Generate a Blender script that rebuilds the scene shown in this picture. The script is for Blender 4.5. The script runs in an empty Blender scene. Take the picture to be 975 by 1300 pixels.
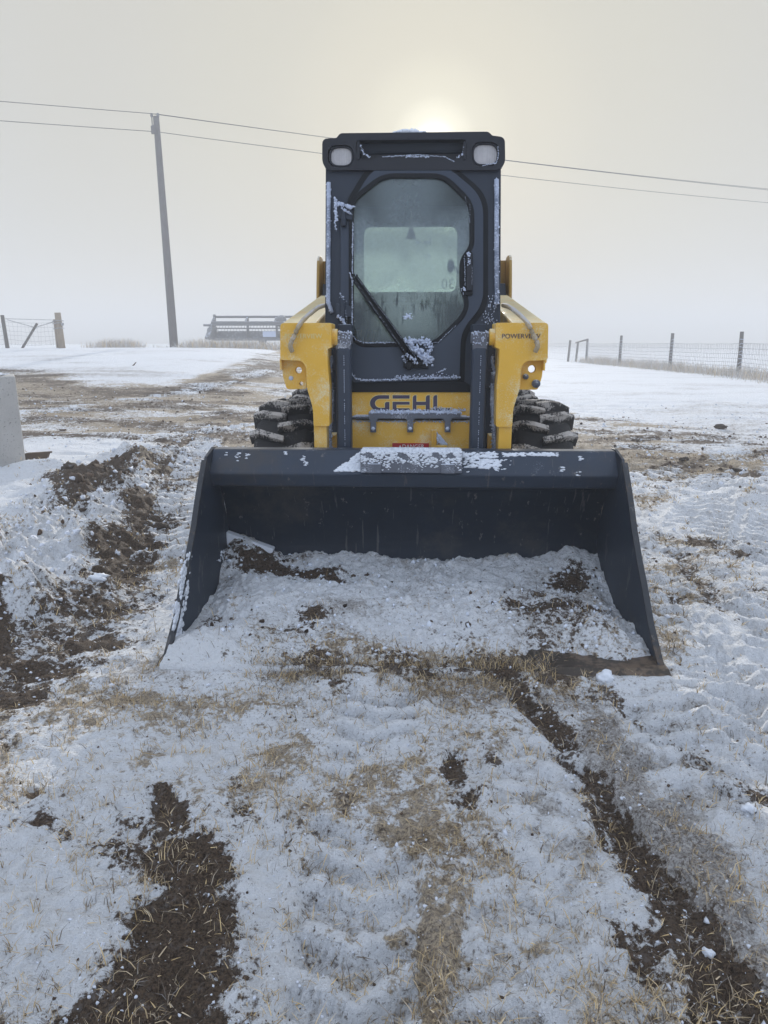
import bpy, bmesh, math, random
import numpy as np
from mathutils import Vector, Matrix
random.seed(7)
S = bpy.context.scene
C = S.collection
R = math.radians
# ------------------------------------------------------------------ camera, sky, sun, exposure
F, PIT, YAW, CH = 900.0, R(13.4), R(2.29), 1.12
cam = bpy.data.cameras.new('camera'); cam.sensor_fit = 'VERTICAL'; cam.sensor_height = 36; cam.lens = 36*F/1300
cam.clip_start = .05; cam.clip_end = 2000
camo = bpy.data.objects.new('camera', cam); C.objects.link(camo)
camo.location = (0, 0, CH); camo.rotation_euler = (R(90)-PIT, 0, YAW); S.camera = camo
S.render.engine = 'CYCLES'
S.view_settings.view_transform = 'Standard'; S.view_settings.look = 'None'
S.view_settings.exposure = 0.26; S.view_settings.gamma = 1
S.cycles.volume_bounces = 3
SUN_EL, SUN_AZ = R(14.0), R(1.4)          # sun low behind the cab, azimuth from +Y towards +X
sdir = Vector((math.sin(SUN_AZ)*math.cos(SUN_EL), math.cos(SUN_AZ)*math.cos(SUN_EL), math.sin(SUN_EL)))
W = bpy.data.worlds.new('World'); S.world = W; W.use_nodes = True
wt = W.node_tree; wt.nodes.clear(); WN = wt.nodes.new; WL = wt.links.new
wo = WN('ShaderNodeOutputWorld'); sky = WN('ShaderNodeTexSky'); sky.sky_type = 'NISHITA'; sky.sun_disc = False
sky.sun_elevation = SUN_EL; sky.sun_rotation = SUN_AZ; sky.air_density = 1.2; sky.dust_density = 1
b1 = WN('ShaderNodeBackground'); b1.inputs[1].default_value = .05; WL(sky.outputs[0], b1.inputs[0])
tc = WN('ShaderNodeTexCoord')
dot = WN('ShaderNodeVectorMath'); dot.operation = 'DOT_PRODUCT'; WL(tc.outputs['Generated'], dot.inputs[0]); dot.inputs[1].default_value = sdir
def wm(op, a, b_=None):
    n = WN('ShaderNodeMath'); n.operation = op
    for i, v in enumerate((a, b_)):
        if v is None: continue
        if isinstance(v, (int, float)): n.inputs[i].default_value = v
        else: WL(v, n.inputs[i])
    return n.outputs[0]
gr = WN('ShaderNodeValToRGB'); WL(wm('SUBTRACT', 1, wm('SQRT', wm('MAXIMUM', wm('MULTIPLY', wm('SUBTRACT', 1, dot.outputs['Value']), .5), 0))), gr.inputs[0])     # fog brightness by the angle to the sun
cr = gr.color_ramp; cr.interpolation = 'EASE'
cr.elements[0].position = 0.0; cr.elements[0].color = (.72, .84, 1.06, 1)
cr.elements[1].position = 1.0; cr.elements[1].color = (2.2, 2.1, 1.7, 1)
for ang, c in ((90, (.70, .81, 1.0, 1)), (60, (.60, .64, .72, 1)), (36, (.55, .55, .53, 1)), (24, (.555, .54, .485, 1)), (13, (.58, .56, .475, 1)), (6.5, (.63, .60, .49, 1)), (3.4, (.72, .69, .55, 1)), (2.0, (.90, .87, .70, 1)), (1.0, (1.3, 1.25, 1.02, 1))):
    p = 1-math.sin(R(ang/2))
    e = cr.elements.new(p); e.color = c
b2 = WN('ShaderNodeBackground'); b2.inputs[1].default_value = 1.0; WL(gr.outputs[0], b2.inputs[0])
mxw = WN('ShaderNodeMixShader'); mxw.inputs[0].default_value = .92
WL(b1.outputs[0], mxw.inputs[1]); WL(b2.outputs[0], mxw.inputs[2]); WL(mxw.outputs[0], wo.inputs[0])
sl = bpy.data.lights.new('sun', 'SUN'); sl.energy = 4.0; sl.angle = R(3); sl.color = (1, .97, .92)
so = bpy.data.objects.new('sun', sl); C.objects.link(so); so.rotation_euler = sdir.to_track_quat('Z', 'Y').to_euler()

# ------------------------------------------------------------------ measuring helpers
def ray(px, py):
    a = (px-487.5)/F; b = (650-py)/F
    f = math.cos(PIT)+b*math.sin(PIT); z = -math.sin(PIT)+b*math.cos(PIT)
    return Vector((a*math.cos(YAW)-f*math.sin(YAW), a*math.sin(YAW)+f*math.cos(YAW), z))
def at(px, py, Y):
    r = ray(px, py); return Vector((0, 0, CH))+r*(Y/r.y)
def gnd(px, py, Z=0):
    r = ray(px, py); return Vector((0, 0, CH))+r*((Z-CH)/r.z)
def gndT(px, py):
    r = ray(px, py); t = 2.0
    for _ in range(4000):
        p = Vector((0, 0, CH))+r*t
        if p.z <= float(base_h(np.float64(p.x), np.float64(p.y))): return p
        t *= 1.003
    return p
CY0, CZ0, CK = 3.40, .92, .185             # front plane of the cab, leaning back
def cab(px, py, off=0):
    r = ray(px, py); t = (CY0+(CH-CZ0)*CK)/(r.y-CK*r.z)
    n = Vector((0, -1, CK)).normalized()
    return Vector((0, 0, CH))+r*t+n*off
# ------------------------------------------------------------------ noise
def _h(ix, iy, s):
    n = (ix.astype(np.int64)*374761393+iy.astype(np.int64)*668265263+s*1442695041) & 0xffffffff
    n = ((n ^ (n >> 13))*1274126177) & 0xffffffff
    return ((n ^ (n >> 16)) & 0xffff)/65535.0
def vn(x, y, s=0):
    ix = np.floor(x); iy = np.floor(y); fx = x-ix; fy = y-iy
    fx = fx*fx*(3-2*fx); fy = fy*fy*(3-2*fy)
    a = _h(ix, iy, s); b = _h(ix+1, iy, s); c = _h(ix, iy+1, s); d = _h(ix+1, iy+1, s)
    return (a+(b-a)*fx)*(1-fy)+(c+(d-c)*fx)*fy
def fbm(x, y, o=4, s=0, g=.5):
    t = 0*x; a = 1; n = 0
    for k in range(o):
        t = t+a*vn(x*2**k+17.3*k, y*2**k-9.1*k, s+k); n += a; a *= g
    return t/n-.5
def ss(t): t = np.clip(t, 0, 1); return t*t*(3-2*t)

# ------------------------------------------------------------------ materials
def nt(name):
    m = bpy.data.materials.new(name); m.use_nodes = True; t = m.node_tree
    b = t.nodes['Principled BSDF']; return m, t, b
def noise(t, scale, detail=5, rough=.6, coord=None, stretch=None):
    n = t.nodes.new('ShaderNodeTexNoise'); n.inputs['Scale'].default_value = scale
    n.inputs['Detail'].default_value = detail; n.inputs['Roughness'].default_value = rough
    c = t.nodes.new('ShaderNodeTexCoord').outputs['Object'] if coord is None else coord
    if stretch:
        mp = t.nodes.new('ShaderNodeMapping'); mp.inputs['Scale'].default_value = stretch; t.links.new(c, mp.inputs[0]); c = mp.outputs[0]
    t.links.new(c, n.inputs['Vector']); return n.outputs['Fac']
def M_(t, op, a, b=None, c=None):
    n = t.nodes.new('ShaderNodeMath'); n.operation = op
    for i, v in enumerate((a, b, c)):
        if v is None: continue
        if isinstance(v, (int, float)): n.inputs[i].default_value = v
        else: t.links.new(v, n.inputs[i])
    return n.outputs[0]
def step(t, v, lo, hi, a=0, b=1):
    n = t.nodes.new('ShaderNodeMapRange'); n.interpolation_type = 'SMOOTHSTEP'
    t.links.new(v, n.inputs[0])
    for i, q in enumerate((lo, hi, a, b)): n.inputs[i+1].default_value = q
    return n.outputs[0]
def mixc(t, f, a, b):
    n = t.nodes.new('ShaderNodeMix'); n.data_type = 'RGBA'
    for i, v in ((0, f), (6, a), (7, b)):
        if isinstance(v, (int, float)): n.inputs[i].default_value = v
        elif isinstance(v, tuple): n.inputs[i].default_value = (*v, 1)[:4]
        else: t.links.new(v, n.inputs[i])
    return n.outputs[2]
def bump(t, b, h, strength=.4, dist=.01):
    n = t.nodes.new('ShaderNodeBump'); n.inputs['Strength'].default_value = strength; n.inputs['Distance'].default_value = dist
    t.links.new(h, n.inputs['Height']); t.links.new(n.outputs[0], b.inputs['Normal'])
FROST = (.74, .79, .88)
def painted(name, col, rough=.45, frost=.0, up=.0, var=.15, dirt=None, dirtamt=0, fcol=FROST, fscale=9, metal=0, bmp=.15, spec=.5, scuff=False):
    """paint with hoar frost in speckles (frost), frost settled on upward faces (up) and dirt"""
    m, t, b = nt(name)
    v = noise(t, 5, 4)
    c = mixc(t, v, tuple(x*(1-var) for x in col), tuple(min(1, x*(1+var)) for x in col))
    r = rough
    if dirt:
        d = step(t, M_(t, 'ADD', M_(t, 'MULTIPLY', noise(t, 4, 6), .6), M_(t, 'MULTIPLY', noise(t, 45, 4), .4)), .62-dirtamt, .72-dirtamt)
        c = mixc(t, d, c, dirt)
    if scuff:
        sc = step(t, noise(t, 26, 7, .72, stretch=(1, 1, .45)), .62, .66); c = mixc(t, M_(t, 'MULTIPLY', sc, .55), c, (.20, .19, .18))
        s2 = step(t, noise(t, 9, 5, .6, stretch=(6, 1, .35)), .62, .66); c = mixc(t, M_(t, 'MULTIPLY', s2, .45), c, (.13, .125, .125))
        s3 = step(t, noise(t, 2.2, 6, .7), .52, .72); c = mixc(t, M_(t, 'MULTIPLY', s3, .7), c, (.06, .055, .052))
    if frost or up:
        a = M_(t, 'ADD', M_(t, 'MULTIPLY', noise(t, fscale, 5), .55), M_(t, 'MULTIPLY', noise(t, 230, 3, .7), .45))
        if up:
            g = t.nodes.new('ShaderNodeNewGeometry'); s = t.nodes.new('ShaderNodeSeparateXYZ'); t.links.new(g.outputs['Normal'], s.inputs[0])
            a = M_(t, 'ADD', a, M_(t, 'MULTIPLY', step(t, s.outputs[2], .25, .95), up))
        f = step(t, a, .66-frost, .80-frost)
        f = M_(t, 'MULTIPLY', f, .9)
        c = mixc(t, f, c, fcol)
        rr = t.nodes.new('ShaderNodeMapRange'); t.links.new(f, rr.inputs[0]); rr.inputs[3].default_value = rough; rr.inputs[4].default_value = .85
        t.links.new(rr.outputs[0], b.inputs['Roughness'])
        if bmp: bump(t, b, a, bmp, .004)
    else:
        b.inputs['Roughness'].default_value = rough
        if bmp: bump(t, b, noise(t, 120, 3), bmp*.5, .002)
    t.links.new(c, b.inputs['Base Color']); b.inputs['Metallic'].default_value = metal
    b.inputs['Specular IOR Level'].default_value = spec
    return m
M = {}
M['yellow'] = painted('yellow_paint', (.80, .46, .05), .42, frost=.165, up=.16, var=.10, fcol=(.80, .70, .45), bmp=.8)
M['yellow_dull'] = painted('yellow_paint_dull', (.42, .25, .05), .5, frost=.08, up=.3, var=.1, fcol=(.7, .66, .56))  # duller, darker yellow for the arm towers
M['dark'] = painted('dark_grey_paint', (.022, .030, .047), .45, frost=-.01, up=.2, var=.12, spec=.35)
M['dark2'] = painted('dark_grey_paint_door', (.031, .043, .068), .40, spec=.4, frost=-.03, up=.12, var=.1)
M['black'] = painted('black_rubber_seal', (.006, .007, .010), .6, spec=.25, frost=-.02, up=.1)
M['lampcase'] = painted('black_plastic', (.015, .017, .025), .45, frost=-.03, spec=.35)
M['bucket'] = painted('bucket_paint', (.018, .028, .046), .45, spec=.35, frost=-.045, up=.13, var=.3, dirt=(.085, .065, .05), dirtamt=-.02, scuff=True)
M['bucket_shaded'] = painted('bucket_paint_shaded', (.010, .017, .030), .55, spec=.25, frost=-.06, up=0, var=.3, dirt=(.075, .055, .045), dirtamt=-.01, scuff=True)  # bucket paint darkened, the shade of the recess put into its colour
M['lip'] = painted('bucket_lip_paint_lit', (.030, .042, .066), .38, spec=.4, frost=-.015, up=.13, var=.25, dirt=(.09, .065, .05), dirtamt=.0, fscale=6, scuff=True)  # bucket paint made paler, light on the upturned lip put into its colour
M['worn'] = painted('worn_steel', (.045, .035, .028), .5, frost=-.01, up=.02, var=.4, dirt=(.14, .10, .07), dirtamt=.1, metal=.1)
M['frost'] = painted('hoar_frost_shaded', (.58, .64, .78), .8, var=.12, bmp=.8)  # frost colour dimmed and blued to carry the shade of the cab front
M['side_edge'] = painted('side_edge_paint', (.028, .031, .038), .55, frost=-.03, up=.05, var=.4, dirt=(.085, .06, .042), dirtamt=.07, scuff=True)
M['trim'] = painted('frosted_trim', (.16, .19, .26), .6, frost=.22, up=.1, fcol=(.48, .53, .66))
M['frosty_metal'] = painted('frosted_metal', (.12, .13, .16), .5, frost=.13, up=.2)
M['frosty_yellow'] = painted('frosted_yellow_hose', (.42, .33, .2), .6, frost=.16, up=.15, fcol=(.56, .54, .54))
M['decal_dark'] = painted('decal_purple_black', (.055, .045, .085), .5, frost=.02, bmp=.1)
M['decal_pale'] = painted('decal_pale_outline', (.78, .66, .30), .5, frost=.05, bmp=.1)
M['decal_red'] = painted('decal_red', (.45, .025, .03), .5, frost=-.02, bmp=.1)
M['decal_white'] = painted('decal_white', (.75, .72, .7), .5, bmp=0)
M['seat'] = painted('black_vinyl', (.02, .021, .024), .6)
M['interior'] = painted('interior_trim', (.018, .021, .028), .7)
M['wood_grey'] = painted('weathered_wood', (.10, .088, .08), .85, frost=.0, var=.3)
M['wood_pole'] = painted('pole_wood', (.13, .12, .12), .85, var=.25)
M['wood_tan'] = painted('fence_post_wood', (.30, .235, .17), .85, frost=.03, var=.3)
M['wire'] = painted('galvanised_wire', (.30, .30, .31), .6, frost=.15)
M['cable'] = painted('power_cable', (.07, .07, .075), .6)
M['header'] = painted('header_grey_paint', (.20, .20, .21), .6, frost=.0, up=.2)
M['rust'] = painted('rusty_brown_plank', (.11, .075, .05), .8, frost=-.02, up=.15, var=.4)
M['rim'] = painted('rim_paint', (.16, .09, .05), .6, dirt=(.05, .04, .03), dirtamt=.1)
def tyre_mat():
    m, t, b = nt('tyre_rubber')
    c = mixc(t, noise(t, 12, 4), (.016, .016, .018), (.04, .037, .035))
    at_ = t.nodes.new('ShaderNodeAttribute'); at_.attribute_name = 'frost'
    a = M_(t, 'ADD', M_(t, 'MULTIPLY', noise(t, 14, 5), .7), M_(t, 'MULTIPLY', noise(t, 110, 3), .5))
    f = step(t, M_(t, 'ADD', a, M_(t, 'MULTIPLY', at_.outputs['Fac'], .21)), .72, .86)
    c = mixc(t, f, c, (.50, .47, .44)); t.links.new(c, b.inputs['Base Color']); b.inputs['Roughness'].default_value = .8
    bump(t, b, a, .6, .006); return m
M['tyre'] = tyre_mat()
def concrete():
    m, t, b = nt('concrete')
    n1 = noise(t, 3, 6); n2 = noise(t, 60, 4)
    c = mixc(t, n1, (.36, .345, .325), (.60, .58, .55)); c = mixc(t, step(t, n2, .60, .70), c, (.18, .17, .16))
    c = mixc(t, step(t, noise(t, 8, 6, stretch=(1, 1, .25)), .60, .68), c, (.22, .21, .20))
    t.links.new(c, b.inputs['Base Color']); b.inputs['Roughness'].default_value = .9; bump(t, b, n2, .5, .01); return m
M['concrete'] = concrete()
def lens():
    m, t, b = nt('headlight_glass')
    w = t.nodes.new('ShaderNodeTexWave'); w.inputs['Scale'].default_value = 28; w.bands_direction = 'X'
    t.links.new(t.nodes.new('ShaderNodeTexCoord').outputs['Object'], w.inputs[0])
    c = mixc(t, noise(t, 30, 4), (.34, .33, .35), (.62, .60, .60)); t.links.new(c, b.inputs['Base Color'])
    b.inputs['Roughness'].default_value = .25; bump(t, b, w.outputs['Fac'], .3, .003); return m
M['lens'] = lens()
def glass(name, misty):
    """glass: clear tinted pane, sky reflections, and a film of condensation"""
    m, t, b = nt(name); t.nodes.remove(b); N = t.nodes.new; L = t.links.new
    out = t.nodes['Material Output']
    tr = N('ShaderNodeBsdfTransparent'); tr.inputs[0].default_value = (.84, .90, .885, 1) if misty else (.86, .95, .90, 1)
    df = N('ShaderNodeBsdfDiffuse'); df.inputs[0].default_value = (.33, .40, .46, 1)
    tl = N('ShaderNodeBsdfTranslucent'); tl.inputs[0].default_value = (.84, .90, .88, 1)
    mist = N('ShaderNodeMixShader'); mist.inputs[0].default_value = .45; L(df.outputs[0], mist.inputs[1]); L(tl.outputs[0], mist.inputs[2])
    gl = N('ShaderNodeBsdfGlossy'); gl.inputs['Roughness'].default_value = .12; gl.inputs[0].default_value = (.9, .95, 1, 1)
    if misty:
        co = N('ShaderNodeTexCoord').outputs['Object']; s = N('ShaderNodeSeparateXYZ'); L(co, s.inputs[0])
        z = s.outputs[2]; x = s.outputs[0]
        n1 = noise(t, 7, 7, .7); n2 = noise(t, 55, 4, .7); nd = noise(t, 30, 3, .6, stretch=(2.4, 1, .35))
        zz = M_(t, 'ADD', z, M_(t, 'MULTIPLY', M_(t, 'SUBTRACT', n1, .5), .28))
        band = M_(t, 'MULTIPLY', step(t, zz, 1.28, 1.42), step(t, zz, 1.60, 1.80, 1, 0))
        low = M_(t, 'MULTIPLY', step(t, zz, 1.02, 1.30), step(t, M_(t, 'ABSOLUTE', M_(t, 'ADD', x, .03)), .05, .24, 1, 0))
        f = M_(t, 'MAXIMUM', M_(t, 'MULTIPLY', band, .50), M_(t, 'MULTIPLY', low, .32))
        drops = M_(t, 'MULTIPLY', step(t, nd, .52, .66), M_(t, 'MULTIPLY', step(t, z, 1.14, 1.26), step(t, z, 1.33, 1.37, 1, 0)))
        f = M_(t, 'SUBTRACT', f, M_(t, 'MULTIPLY', drops, .40))
        f = M_(t, 'MULTIPLY', f, M_(t, 'ADD', .35, M_(t, 'ADD', M_(t, 'MULTIPLY', n2, .7), M_(t, 'MULTIPLY', n1, .6))))
        spl = step(t, noise(t, 9, 5, .6), .66, .72)
        f = M_(t, 'ADD', M_(t, 'MAXIMUM', f, .025), M_(t, 'MULTIPLY', spl, .18))
        f = M_(t, 'MINIMUM', f, 1)
    else: f = None
    if misty:
        rf = N('ShaderNodeBsdfRefraction'); rf.inputs['IOR'].default_value = 1.001; rf.inputs['Roughness'].default_value = .16; rf.inputs[0].default_value = (.84, .91, .89, 1)
        tm_ = N('ShaderNodeMixShader'); tm_.inputs[0].default_value = .62; L(tr.outputs[0], tm_.inputs[1]); L(rf.outputs[0], tm_.inputs[2]); tr = tm_
    a = N('ShaderNodeMixShader'); L(tr.outputs[0], a.inputs[1]); L(mist.outputs[0], a.inputs[2])
    if f is None: a.inputs[0].default_value = .10
    else: L(f, a.inputs[0])
    fr = N('ShaderNodeFresnel'); fr.inputs[0].default_value = 1.45
    g = N('ShaderNodeMixShader'); L(fr.outputs[0], g.inputs[0]); L(a.outputs[0], g.inputs[1]); L(gl.outputs[0], g.inputs[2])
    L(g.outputs[0], out.inputs[0]); return m
M['glass'] = glass('misted_cab_glass', True); M['rear_glass'] = glass('rear_glass', False)
def ground_mat(name):
    m, t, b = nt(name)
    at_ = t.nodes.new('ShaderNodeAttribute'); at_.attribute_name = 'cover'
    s = t.nodes.new('ShaderNodeSeparateColor'); t.links.new(at_.outputs['Color'], s.inputs[0])
    dirt, straw, grey = s.outputs
    co = t.nodes.new('ShaderNodeTexCoord').outputs['Object']
    n1 = noise(t, 4.5, 7, .62, co); n2 = noise(t, 28, 6, .65, co); n3 = noise(t, 150, 4, .7, co)
    n4 = noise(t, 60, 5, .75, co); n5 = noise(t, 11, 6, .7, co)
    mixn = M_(t, 'ADD', M_(t, 'MULTIPLY', M_(t, 'SUBTRACT', n1, .5), .6), M_(t, 'ADD', M_(t, 'MULTIPLY', M_(t, 'SUBTRACT', n2, .5), 1.1), M_(t, 'ADD', M_(t, 'MULTIPLY', M_(t, 'SUBTRACT', n5, .5), .7), M_(t, 'MULTIPLY', M_(t, 'SUBTRACT', n4, .5), .9))))
    snow = mixc(t, n2, (.84, .87, .92), (.95, .96, .975))
    gcol = mixc(t, step(t, n3, .35, .65), (.20, .17, .145), (.60, .575, .555))
    gf = step(t, M_(t, 'ADD', grey, mixn), .36, .82)
    c = mixc(t, M_(t, 'MULTIPLY', gf, .85), snow, gcol)
    scol = mixc(t, step(t, n3, .35, .65), (.17, .115, .06), (.56, .42, .24))
    sf = step(t, M_(t, 'ADD', straw, mixn), .46, .68)
    c = mixc(t, M_(t, 'MULTIPLY', sf, .82), c, scol)
    dcol = mixc(t, step(t, n3, .3, .7), (.030, .020, .014), (.165, .115, .078))
    dcol = mixc(t, step(t, n2, .56, .68), dcol, (.17, .145, .13))
    df = step(t, M_(t, 'ADD', dirt, mixn), .46, .60)
    c = mixc(t, df, c, dcol)
    # fine dark crumbs of soil lying in the snow
    sp_ = M_(t, 'ADD', noise(t, 85, 5, .8, co), M_(t, 'MULTIPLY', M_(t, 'ADD', grey, straw), .09))
    c = mixc(t, M_(t, 'MULTIPLY', step(t, sp_, .62, .70), .75), c, (.13, .10, .075))
    t.links.new(c, b.inputs['Base Color']); b.inputs['Roughness'].default_value = .8
    b.inputs['Specular IOR Level'].default_value = .25
    h = M_(t, 'ADD', M_(t, 'ADD', n2, M_(t, 'MULTIPLY', n4, .6)), M_(t, 'MULTIPLY', n3, .25)); bump(t, b, h, 1.0, .026)
    return m
M['ground'] = ground_mat('snow_over_soil'); M['bucket_snow'] = ground_mat('snow_with_soil_and_grass')
def attr_mat(name, attr='tint', rough=.8):
    m, t, b = nt(name); a = t.nodes.new('ShaderNodeAttribute'); a.attribute_name = attr
    t.links.new(a.outputs['Color'], b.inputs['Base Color']); b.inputs['Roughness'].default_value = rough
    b.inputs['Specular IOR Level'].default_value = .2; return m
M['straw'] = attr_mat('dry_grass'); M['crumb'] = attr_mat('soil_and_snow_crumbs')

# ------------------------------------------------------------------ object helpers
def meta(o, label=None, cat=None, group=None, kind=None):
    if label: o['label'] = label
    if cat: o['category'] = cat
    if group: o['group'] = group
    if kind: o['kind'] = kind
    return o
def empty(name, loc, label, cat, group=None, rz=0):
    o = bpy.data.objects.new(name, None); C.objects.link(o); o.location = loc; o.rotation_euler = (0, 0, rz)
    o.empty_display_size = .2; return meta(o, label, cat, group)
class MB:
    def __init__(s): s.v = []; s.f = []; s.sm = []
    def add(s, v, f, smooth=False):
        o = len(s.v); s.v += [tuple(p) for p in v]; s.f += [tuple(i+o for i in q) for q in f]; s.sm += [smooth]*len(f); return s
    def box(s, x0, x1, y0, y1, z0, z1):
        return s.hexa([(x0, y0, z0), (x1, y0, z0), (x1, y1, z0), (x0, y1, z0), (x0, y0, z1), (x1, y0, z1), (x1, y1, z1), (x0, y1, z1)])
    def hexa(s, v): return s.add(v, [(3, 2, 1, 0), (4, 5, 6, 7), (0, 1, 5, 4), (1, 2, 6, 5), (2, 3, 7, 6), (3, 0, 4, 7)])
    def tube(s, pts, r, n=8, jit=0, flat=1):
        pts = [Vector(p) for p in pts]; rs = r if isinstance(r, (list, tuple)) else [r]*len(pts); V = []; Fc = []
        for i, p in enumerate(pts):
            d = (pts[min(i+1, len(pts)-1)]-pts[max(i-1, 0)]).normalized()
            u = d.cross(Vector((0, 0, 1)) if abs(d.z) < .9 else Vector((0, 1, 0))).normalized(); w = d.cross(u)
            for k in range(n):
                a = 2*math.pi*k/n; q = rs[i]*(1+jit*random.uniform(-1, 1)); V.append(p+u*math.cos(a)*q+w*math.sin(a)*q*flat)
        for i in range(len(pts)-1):
            for k in range(n):
                a = i*n+k; b = i*n+(k+1) % n; Fc.append((a, b, b+n, a+n))
        Fc.append(tuple(range(n-1, -1, -1))); Fc.append(tuple(range((len(pts)-1)*n, len(pts)*n)))
        return s.add(V, Fc, True)
    def lump(s, c, r, n=1, jit=.3, sx=1, sy=1, sz=1):
        bm = bmesh.new(); bmesh.ops.create_icosphere(bm, subdivisions=n, radius=1)
        V = [(c[0]+v.co.x*r*sx*(1+random.uniform(-jit, jit)), c[1]+v.co.y*r*sy*(1+random.uniform(-jit, jit)), c[2]+v.co.z*r*sz*(1+random.uniform(-jit, jit))) for v in bm.verts]
        bm.verts.index_update(); Fc = [tuple(v.index for v in f.verts) for f in bm.faces]; bm.free(); return s.add(V, Fc, True)
    def plate(s, outer, holes, w0, w1, mp):
        """polygon with holes in (u,v), thick from w0 to w1, mapped by mp(u,v,w)"""
        bm = bmesh.new()
        for loop in [outer]+list(holes):
            vs = [bm.verts.new((p[0], p[1], w0)) for p in loop]
            for i in range(len(vs)): bm.edges.new((vs[i], vs[(i+1) % len(vs)]))
        bmesh.ops.triangle_fill(bm, use_beauty=True, use_dissolve=False, edges=bm.edges[:], normal=(0, 0, 1))
        ext = bmesh.ops.extrude_face_region(bm, geom=bm.faces[:])
        for g in ext['geom']:
            if isinstance(g, bmesh.types.BMVert): g.co.z = w1
        # extrude_face_region drops the original faces when the region has no other side; rebuild them
        bm.verts.index_update(); Vt = [v.co.copy() for v in bm.verts]
        Fc = [tuple(v.index for v in f.verts) for f in bm.faces]
        base = [f for f in Fc if all(abs(Vt[i].z-w0) < 1e-9 for i in f)]
        bm.free()
        if not base:
            mpd = {(round(v.x, 7), round(v.y, 7)): i for i, v in enumerate(Vt) if abs(v.z-w0) < 1e-9}
            for f in [f for f in Fc if all(abs(Vt[i].z-w1) < 1e-9 for i in f)]:
                Fc.append(tuple(mpd[(round(Vt[i].x, 7), round(Vt[i].y, 7))] for i in reversed(f)))
        return s.add([mp(v.x, v.y, v.z) for v in Vt], Fc)
    def build(s, name, mat, parent=None, bevel=0, origin=None, seg=2):
        og = Vector((0, 0, 0))
        p = parent
        while p is not None: og += p.location; p = p.parent
        me = bpy.data.meshes.new(name)
        me.from_pydata([tuple(Vector(v)-og) for v in s.v] if origin is None else [tuple(Vector(v)-Vector(origin)) for v in s.v], [], s.f); 
        me.polygons.foreach_set('use_smooth', s.sm); me.materials.append(mat if not isinstance(mat, str) else M[mat])
        bm = bmesh.new(); bm.from_mesh(me); bmesh.ops.recalc_face_normals(bm, faces=bm.faces[:]); bm.to_mesh(me); bm.free()
        o = bpy.data.objects.new(name, me); C.objects.link(o)
        if parent is not None: o.parent = parent
        if origin is not None: o.location = origin if parent is None else (0, 0, 0)
        if bevel:
            b = o.modifiers.new('bevel', 'BEVEL'); b.width = bevel; b.segments = seg; b.limit_method = 'ANGLE'; b.angle_limit = R(35); b.harden_normals = False
        return o
STUFFY = ('frost_crust', 'door_frost', 'weld_seam', 'lip_snow', 'catch_snow', 'wiper_snow', 'glass_snow', 'roof_snow', 'frost_flecks', 'side_screen', 'block_snow', 'plate_snow')
def fillet(poly, r, k=4):
    out = []; n = len(poly)
    for i in range(n):
        p = Vector(poly[i][:2]); a = Vector(poly[i-1][:2]); b = Vector(poly[(i+1) % n][:2])
        rr = r[i] if isinstance(r, (list, tuple)) else r
        if rr <= 0: out.append(tuple(p)); continue
        d1 = min(rr, (a-p).length*.45); d2 = min(rr, (b-p).length*.45)
        q1 = p+(a-p).normalized()*d1; q2 = p+(b-p).normalized()*d2
        for j in range(k+1):
            t = j/k; out.append(tuple(q1*(1-t)**2+p*2*t*(1-t)+q2*t*t))
    return out
def rect(x0, x1, y0, y1): return [(x0, y0), (x1, y0), (x1, y1), (x0, y1)]
def circ(cx, cy, r, n=14): return [(cx+r*math.cos(2*math.pi*i/n), cy+r*math.sin(2*math.pi*i/n)) for i in range(n)]
def text_mesh(name, body, size, mat, parent, M4, ext=.001, mirror=False):
    cu = bpy.data.curves.new(name, 'FONT'); cu.body = body; cu.size = size; cu.align_x = 'CENTER'; cu.align_y = 'CENTER'; cu.extrude = ext; cu.resolution_u = 3
    to = bpy.data.objects.new('tmp', cu); C.objects.link(to); bpy.context.view_layer.update()
    me = bpy.data.meshes.new_from_object(to.evaluated_get(bpy.context.evaluated_depsgraph_get()))
    bpy.data.objects.remove(to); me.name = name; me.materials.clear(); me.materials.append(M[mat])
    og = Vector((0, 0, 0)); p = parent
    while p is not None: og += p.location; p = p.parent
    for v in me.vertices: v.co = M4 @ v.co - og
    o = bpy.data.objects.new(name, me); C.objects.link(o); o.parent = parent; return o
def frost_line(mb, pts, r, stepd=.006, jit=.5, spread=.5):
    """crust of frost: small uneven crystals along a line"""
    pts = [Vector(p) for p in pts]
    for a, b in zip(pts, pts[1:]):
        n = max(1, int((b-a).length/stepd*1.7))
        for i in range(n):
            p = a.lerp(b, (i+random.random())/n)+Vector([random.gauss(0, r*spread) for _ in range(3)])
            mb.lump(p, r*random.uniform(.3, .95), 1, jit, random.uniform(.6, 1.6), .8, random.uniform(.6, 1.6))
    return mb

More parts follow.
